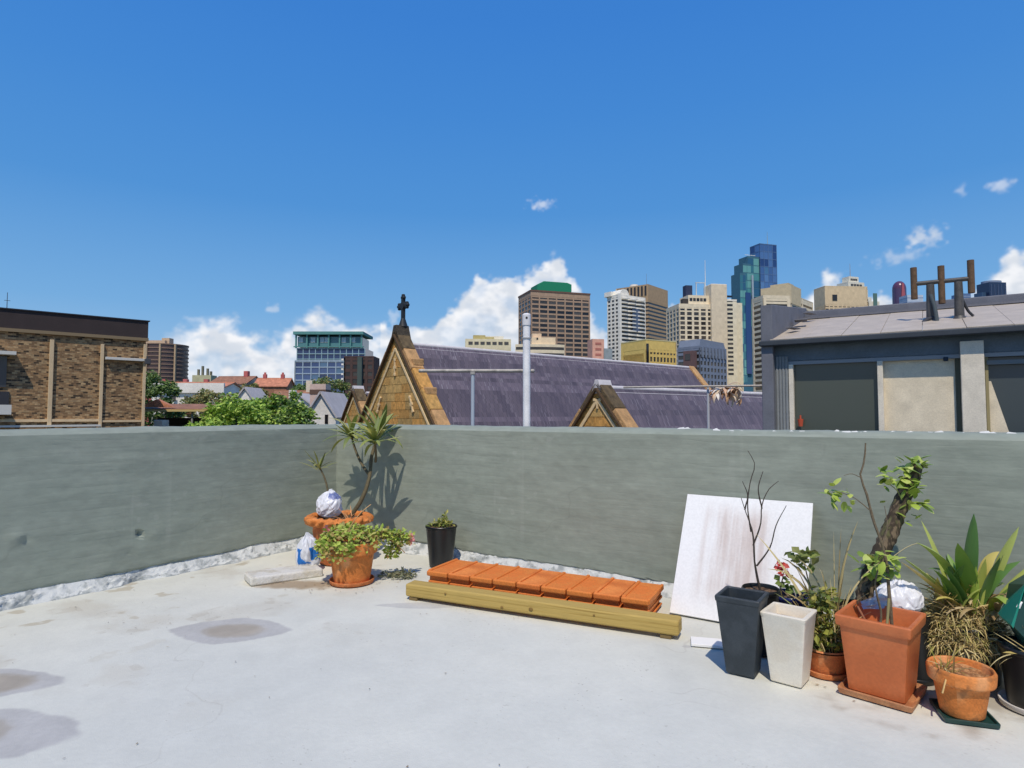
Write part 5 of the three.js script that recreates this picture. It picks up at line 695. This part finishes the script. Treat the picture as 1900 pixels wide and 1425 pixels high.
  t = tower('office_block', 'dark brown brick office block in front of the glass office', 'building', { x: -76.1, z: -280, a: 0, W: 13.5, D: 12, top: 27.6, low: 4, crown: 0.6, wall: wallOf(82, 62, 58), group: 'offices left of the church', front: { cols: 4, pitch: 3.1, pier: 1.2, spand: 1.4 } });
  mesh('lift_shaft', box(2, 38, 4, 7.6, 20, 0.3), wallOf(74, 88, 84), t); { const g = []; for (let i = 0; i < 10; i++) g.push(box(1.0, 0.8, 0.8, -0.6, 38 - i * 2.2, 0)); mesh('quoins', g, cream2, t); }
  // round tower far left
  t = thing('apartment_tower', 'rounded brown apartment tower beside the brick building', 'tower', [-228, -12, -405], 0); const fz = wallOf(186, 160, 128);
  mesh('body', new THREE.CylinderGeometry(14, 14, 58, 32).translate(0, 29, 0), glassTone(84, 66, 62, 0.4), t); for (let i = 0; i < 14; i++) mesh('floor_band', new THREE.CylinderGeometry(14.4, 14.4, 0.7, 32).translate(0, 58 - i * 2.6, 0), wallOf(140, 116, 100), t);
  for (const an of [-0.9, -0.25, 0.35, 0.95]) mesh('pilaster', box(an > 0 ? 1.0 : 1.6, 58, 1.2, Math.sin(an) * 14.4, 29, Math.cos(an) * 14.4), fz, t); mesh('roof_room', [box(14, 3, 10, -4, 59.6, 0), box(5, 5, 5, 2, 60.4, 0)], wallOf(206, 180, 150), t);
}
// ---------------------------------------------------------------- houses and roofs below, at the left
function house(label, x, z, w, d, eave, ridge, wallM, roofM, turn = 0, gableFront = false, extra) {
  const t = thing('house', label, 'house', [x, -12, z], turn, 'houses left of the church'); const e = eave + 12, r = ridge + 12;
  mesh('wall', box(w, e, d, 0, e / 2, 0), wallM, t);
  if (gableFront) { const g = extrude([[-w / 2, e], [w / 2, e], [0, r]], d - 0.04).translate(0, 0, -d / 2 + 0.02); mesh('gable', g, wallM, t); for (const s of [-1, 1]) { const L = Math.hypot(w / 2, r - e) + 0.3, q = box(L, 0.12, d + 0.5, 0, 0, 0); q.rotateZ(-s * Math.atan2(r - e, w / 2)); q.translate(s * (w / 4 + 0.08), (e + r) / 2 + 0.02, 0); mesh('roof', q, roofM, t); } }
  else { const g = extrude([[-d / 2, e], [d / 2, e], [0, r - 0.1]], w - 0.06).rotateY(Math.PI / 2).translate(-w / 2 + 0.03, 0, 0); mesh('gable', g, wallM, t); for (const s of [-1, 1]) { const L = Math.hypot(d / 2, r - e) + 0.4, q = box(w + 0.5, 0.14, L); q.rotateX(s * Math.atan2(r - e, d / 2)); q.translate(0, (e + r) / 2 + 0.02, s * (d / 4 + 0.1)); mesh('roof', q, roofM, t); } mesh('ridge', box(w + 0.5, 0.2, 0.3, 0, r + 0.05, 0), roofM, t); }
  if (extra) extra(t, e, r); nest(t, 'window', 'wall'); nest(t, 'chimney', 'roof'); nest(t, 'ridge', 'roof'); return t;
}
{
  const whiteW = wallOf(238, 232, 222), creamW = wallOf(226, 212, 188), redRoof = mapped(mot([186, 118, 90], [200, 138, 104], 0.25, 8, 3)), greyRoof = mapped(mot([196, 190, 188], [172, 166, 164], 0.12, 6, 3)), brRoof = mapped(mot([142, 98, 74], [160, 116, 90], 0.25, 8, 3)), redBrick = mapped(mot([170, 84, 82], [190, 110, 104], 0.35, 12, 4)), dk = flat(44, 42, 40), pinkW = mapped(mot([206, 180, 166], [196, 170, 156], 0.1, 5, 3));
  const wins = (t, n, y, z, w, h, m, x0, step) => { for (let i = 0; i < n; i++) mesh('window', box(w, h, 0.12, x0 + i * step, y, z), m, t); };
  house('red brick terrace with pale parapet behind the dark tree', -79, -150, 15, 8, 7.2, 8.6, redBrick, greyRoof, 0, false, (t) => { wins(t, 7, 18.0, 4.05, 0.8, 1.4, darkPanes[3], -6, 2); for (const x of [-5, 0, 5]) mesh('chimney', box(1, 2, 1, x, 20.8, 0), redBrick, t); });
  house('long low roofed block with red walls below the round tower', -62, -140, 16, 9, 6.6, 8.2, redBrick, greyRoof, 0, false, (t) => wins(t, 8, 17.6, 4.55, 1.2, 1.0, dk, -7, 2));
  house('white parapeted building in the middle of the houses', -46.5, -92, 10, 7, 5.2, 6.0, whiteW, redRoof, 0.05, false, (t) => { mesh('parapet', box(10.4, 1.4, 0.4, 0, 17.1, 3.7), whiteW, t); wins(t, 5, 15.6, 3.92, 0.5, 0.7, darkPanes[1], -3.4, 1.7); });
  house('orange tiled house in front of the glass office', -49.8, -130, 6.5, 7, 7.0, 8.8, brRoof, redRoof, 0.1, false, (t) => { for (const x of [-2, 1.6]) mesh('chimney', [box(0.7, 1.6, 0.7, x, 20.9, 0), box(0.35, 0.4, 0.35, x, 21.9, 0)], redBrick, t); });
  house('brown tiled house left of the orange roof', -58.5, -132, 8, 8, 7.6, 9.3, creamW, brRoof, -0.1, false, (t) => { mesh('chimney', box(0.9, 1.8, 0.9, 2, 21.6, 0), redBrick, t); wins(t, 3, 18.6, 4.05, 1, 1, dk, -2.4, 2.4); });
  house('white house with a pointed gable among the trees', -29.3, -70, 1.9, 4, 2.9, 4.2, whiteW, greyRoof, 0, true, (t) => mesh('window', box(0.3, 0.6, 0.1, 0, 14.6, 2.02), darkPanes[2], t));
  house('cream terrace house with a low red roof behind the green trees', -27, -78, 5, 5, 2.6, 4.2, creamW, brRoof, 0.2, false, (t) => { mesh('chimney', box(0.7, 1.6, 0.7, 1.4, 16.8, 0), creamW, t); wins(t, 3, 13.8, 2.55, 0.6, 0.8, darkPanes[1], -1.6, 1.5); });
  house('white terrace with a stepped roofline right of the green trees', -21.6, -66, 4, 5, 2.0, 3.4, whiteW, greyRoof, -0.15, true, (t) => { wins(t, 2, 13.4, 2.55, 0.5, 0.7, darkPanes[1], -0.9, 1.6); mesh('chimney', box(0.6, 1.4, 0.6, -1.6, 15.2, 0.5), whiteW, t); });
  house('pale house with a steep gable and slit window near the church', -14.5, -50, 2.3, 5, 1.2, 2.95, whiteW, greyRoof, -0.05, true, (t) => mesh('window', box(0.24, 0.7, 0.1, 0.45, 13.0, 2.53), darkPanes[2], t));
  { const t = thing('chimney_stack', 'broad pinkish chimney block with a dark band near the church', 'chimney', [-16.85, -12, -54.5], 0, 'houses left of the church'); mesh('shaft', box(1.35, 15.2, 1.5, 0, 7.6, 0), pinkW, t); mesh('band', box(1.42, 0.42, 1.56, 0, 15.3, 0), flat(96, 74, 62), t); mesh('crown', box(1.35, 0.5, 1.5, 0, 15.75, 0), pinkW, t); mesh('sloping_roof', extrude([[-0.5, 11], [2.2, 11], [1.6, 14.2]], 2, 0).translate(0.3, 0, 0.9), pinkW, t); }
  { const t = thing('verandah_house', 'low house with a dark verandah and white pier behind the parapet', 'house', [-16.1, -12, -30], 0.0, 'houses left of the church'); mesh('rear_wall', box(4.3, 13.2, 0.3, -0.1, 6.6, -2.2), flat(70, 70, 68), t); mesh('roof', box(4.3, 0.12, 3.2, -0.1, 13.72, -0.9, 0, 0.09), brRoof, t); mesh('roof_edge', box(4.3, 0.1, 0.1, -0.1, 13.56, 0.7), flat(196, 176, 120), t); mesh('pier', extrude([[-0.55, 10], [0.11, 10], [-0.03, 13.1], [-0.41, 13.1]], 0.5, 0.02).translate(0, 0, 0.85), whiteW, t); for (const x of [-2.1, 0.9, 1.9]) mesh('post', cyl(0.05, 0.05, 4, x, 9.5, 0.5, 8), flat(150, 150, 146), t); mesh('floor', box(4.3, 0.2, 3, -0.1, 11.2, -0.8), flat(90, 88, 84), t); mesh('gablet', extrude([[-1.5, 13.72], [0.1, 13.72], [-0.7, 14.1]], 0.3).translate(0, 0, 0.4), redRoof, t); }
  { const t = thing('hilltop_ruin', 'tiny spiky rooftop on the far skyline left of the glass office', 'building', [-149, -12, -300], 0); mesh('body', box(9, 32, 6, 0, 16, 0), wallOf(190, 186, 150), t); for (const [x, h] of [[-3, 3], [-1, 4.6], [1.4, 3.4], [3, 2]]) mesh('pinnacle', box(0.9, h, 0.9, x, 32 + h / 2, 0), wallOf(120, 116, 96), t); }
}
// ---------------------------------------------------------------- trees
const barkM = mapped(mot([92, 76, 58], [70, 58, 44], 0.4, 8, 0.6), { bumpScale: 0.02 });
function tree(name, label, x, z, base, lo, top, rx, n, size, tones, seed, group = 'trees left of the church') {
  const t = thing(name, label, 'tree', [x, base, z], 0, group), R = rng(seed), h0 = lo - base, h1 = top - base, cy = (h0 + h1) / 2, ry = (h1 - h0) / 2;
  mesh('trunk', limb([[0, 0, 0], [0.1, h0 * 0.5, 0.1], [0, cy, 0]], 0.04 * rx + 0.12, 0.06, 9, 10, 0.15, seed), barkM, t);
  const cl = []; const K = Math.max(14, Math.round(n / 90));
  for (let k = 0; k < K; k++) { const d = V(R() - 0.5, R() - 0.5, R() - 0.5).normalize(), r = 0.45 + 0.55 * Math.pow(R(), 0.5); cl.push([d.x * rx * r, cy + d.y * ry * r, d.z * rx * r, (0.16 + 0.16 * R()) * Math.min(rx, ry * 1.3)]); }
  for (let i = 0; i < 5; i++) { const c = cl[i * 2]; mesh('limb', limb([[0, h0 * 0.7 + i * 0.1, 0], [c[0] * 0.5, (h0 * 0.7 + c[1]) / 2 + 0.1, c[2] * 0.5], [c[0], c[1], c[2]]], 0.07, 0.02, 6, 8, 0.1, i), barkM, t); }
  const sp = []; for (let i = 0; i < n; i++) { const c = cl[i % K], d = V(R() - 0.5, R() - 0.5, R() - 0.5).normalize().multiplyScalar(c[3] * Math.pow(R(), 0.4)); sp.push([c[0] + d.x, c[1] + d.y * 0.8, c[2] + d.z]); }
  tag(mesh('crown', leaves(sp, size, tones, seed + 5, 1.6), leafMat, t, true), null, null, null, 'stuff'); return t;
}
const bright = [L3(176, 204, 82), L3(196, 218, 100), L3(150, 186, 72), L3(124, 164, 64)], deepG = [L3(96, 126, 64), L3(116, 144, 70), L3(78, 108, 56), L3(136, 160, 78)], olive = [L3(130, 138, 74), L3(150, 152, 82), L3(108, 120, 64), L3(162, 142, 80)];
tree('leafy_tree', 'bright green leafy tree just behind the left parapet, left of the pair', -13.1, -29.5, -12, -1.2, 2.2, 1.55, 9000, 0.2, bright, 201);
tree('leafy_tree', 'bright green leafy tree just behind the left parapet, right of the pair', -11.3, -31, -12, -1.2, 2.35, 1.6, 8500, 0.2, [...bright, ...deepG], 202);
tree('leafy_tree', 'low green bush tree in front of the verandah house', -14.0, -27.6, -12, -2, 1.25, 1.1, 3500, 0.18, bright, 207);
tree('dark_tree', 'tall dark green tree tucked beside the brick building', -22.9, -40, -12, 0, 4.2, 1.5, 6000, 0.2, [...deepG, L3(110, 140, 60)], 203);
tree('olive_tree', 'broad olive green tree behind the verandah house', -33.6, -70, -12, 0, 3.9, 3.4, 6000, 0.3, olive, 204);
tree('olive_tree', 'round olive tree left of the pointed white gable', -31.8, -76, -12, 0.5, 5.3, 1.9, 3500, 0.3, olive, 205);
tree('russet_tree', 'small russet leaved tree beside the dark green tree', -24.5, -45, -12, 0, 2.4, 1.0, 2000, 0.2, [L3(150, 104, 58), L3(130, 110, 56), L3(112, 116, 54)], 206);
tree('distant_tree', 'wide rounded green tree below the brown office block', -33.5, -115, -12, 1, 8.0, 4.2, 5000, 0.5, [...olive, ...deepG], 208);
tree('distant_tree', 'dark green tree below the glass office', -40.5, -122, -12, 1, 7.4, 3.4, 4000, 0.5, deepG, 209);
tree('distant_tree', 'small green tree between the orange roof and the chimney', -29.4, -92, -12, 0, 5.0, 1.6, 2200, 0.35, [...olive, ...bright], 210);
tree('leafy_tree', 'green tree filling the gap between the houses', -24.6, -60, -12, -1, 2.6, 1.8, 3500, 0.28, [...olive, ...deepG], 211);

for (const o of scene.children) o.traverse((m) => { if (m.isMesh) { m.castShadow = true; m.receiveShadow = true; } });
renderer.render(scene, camera);
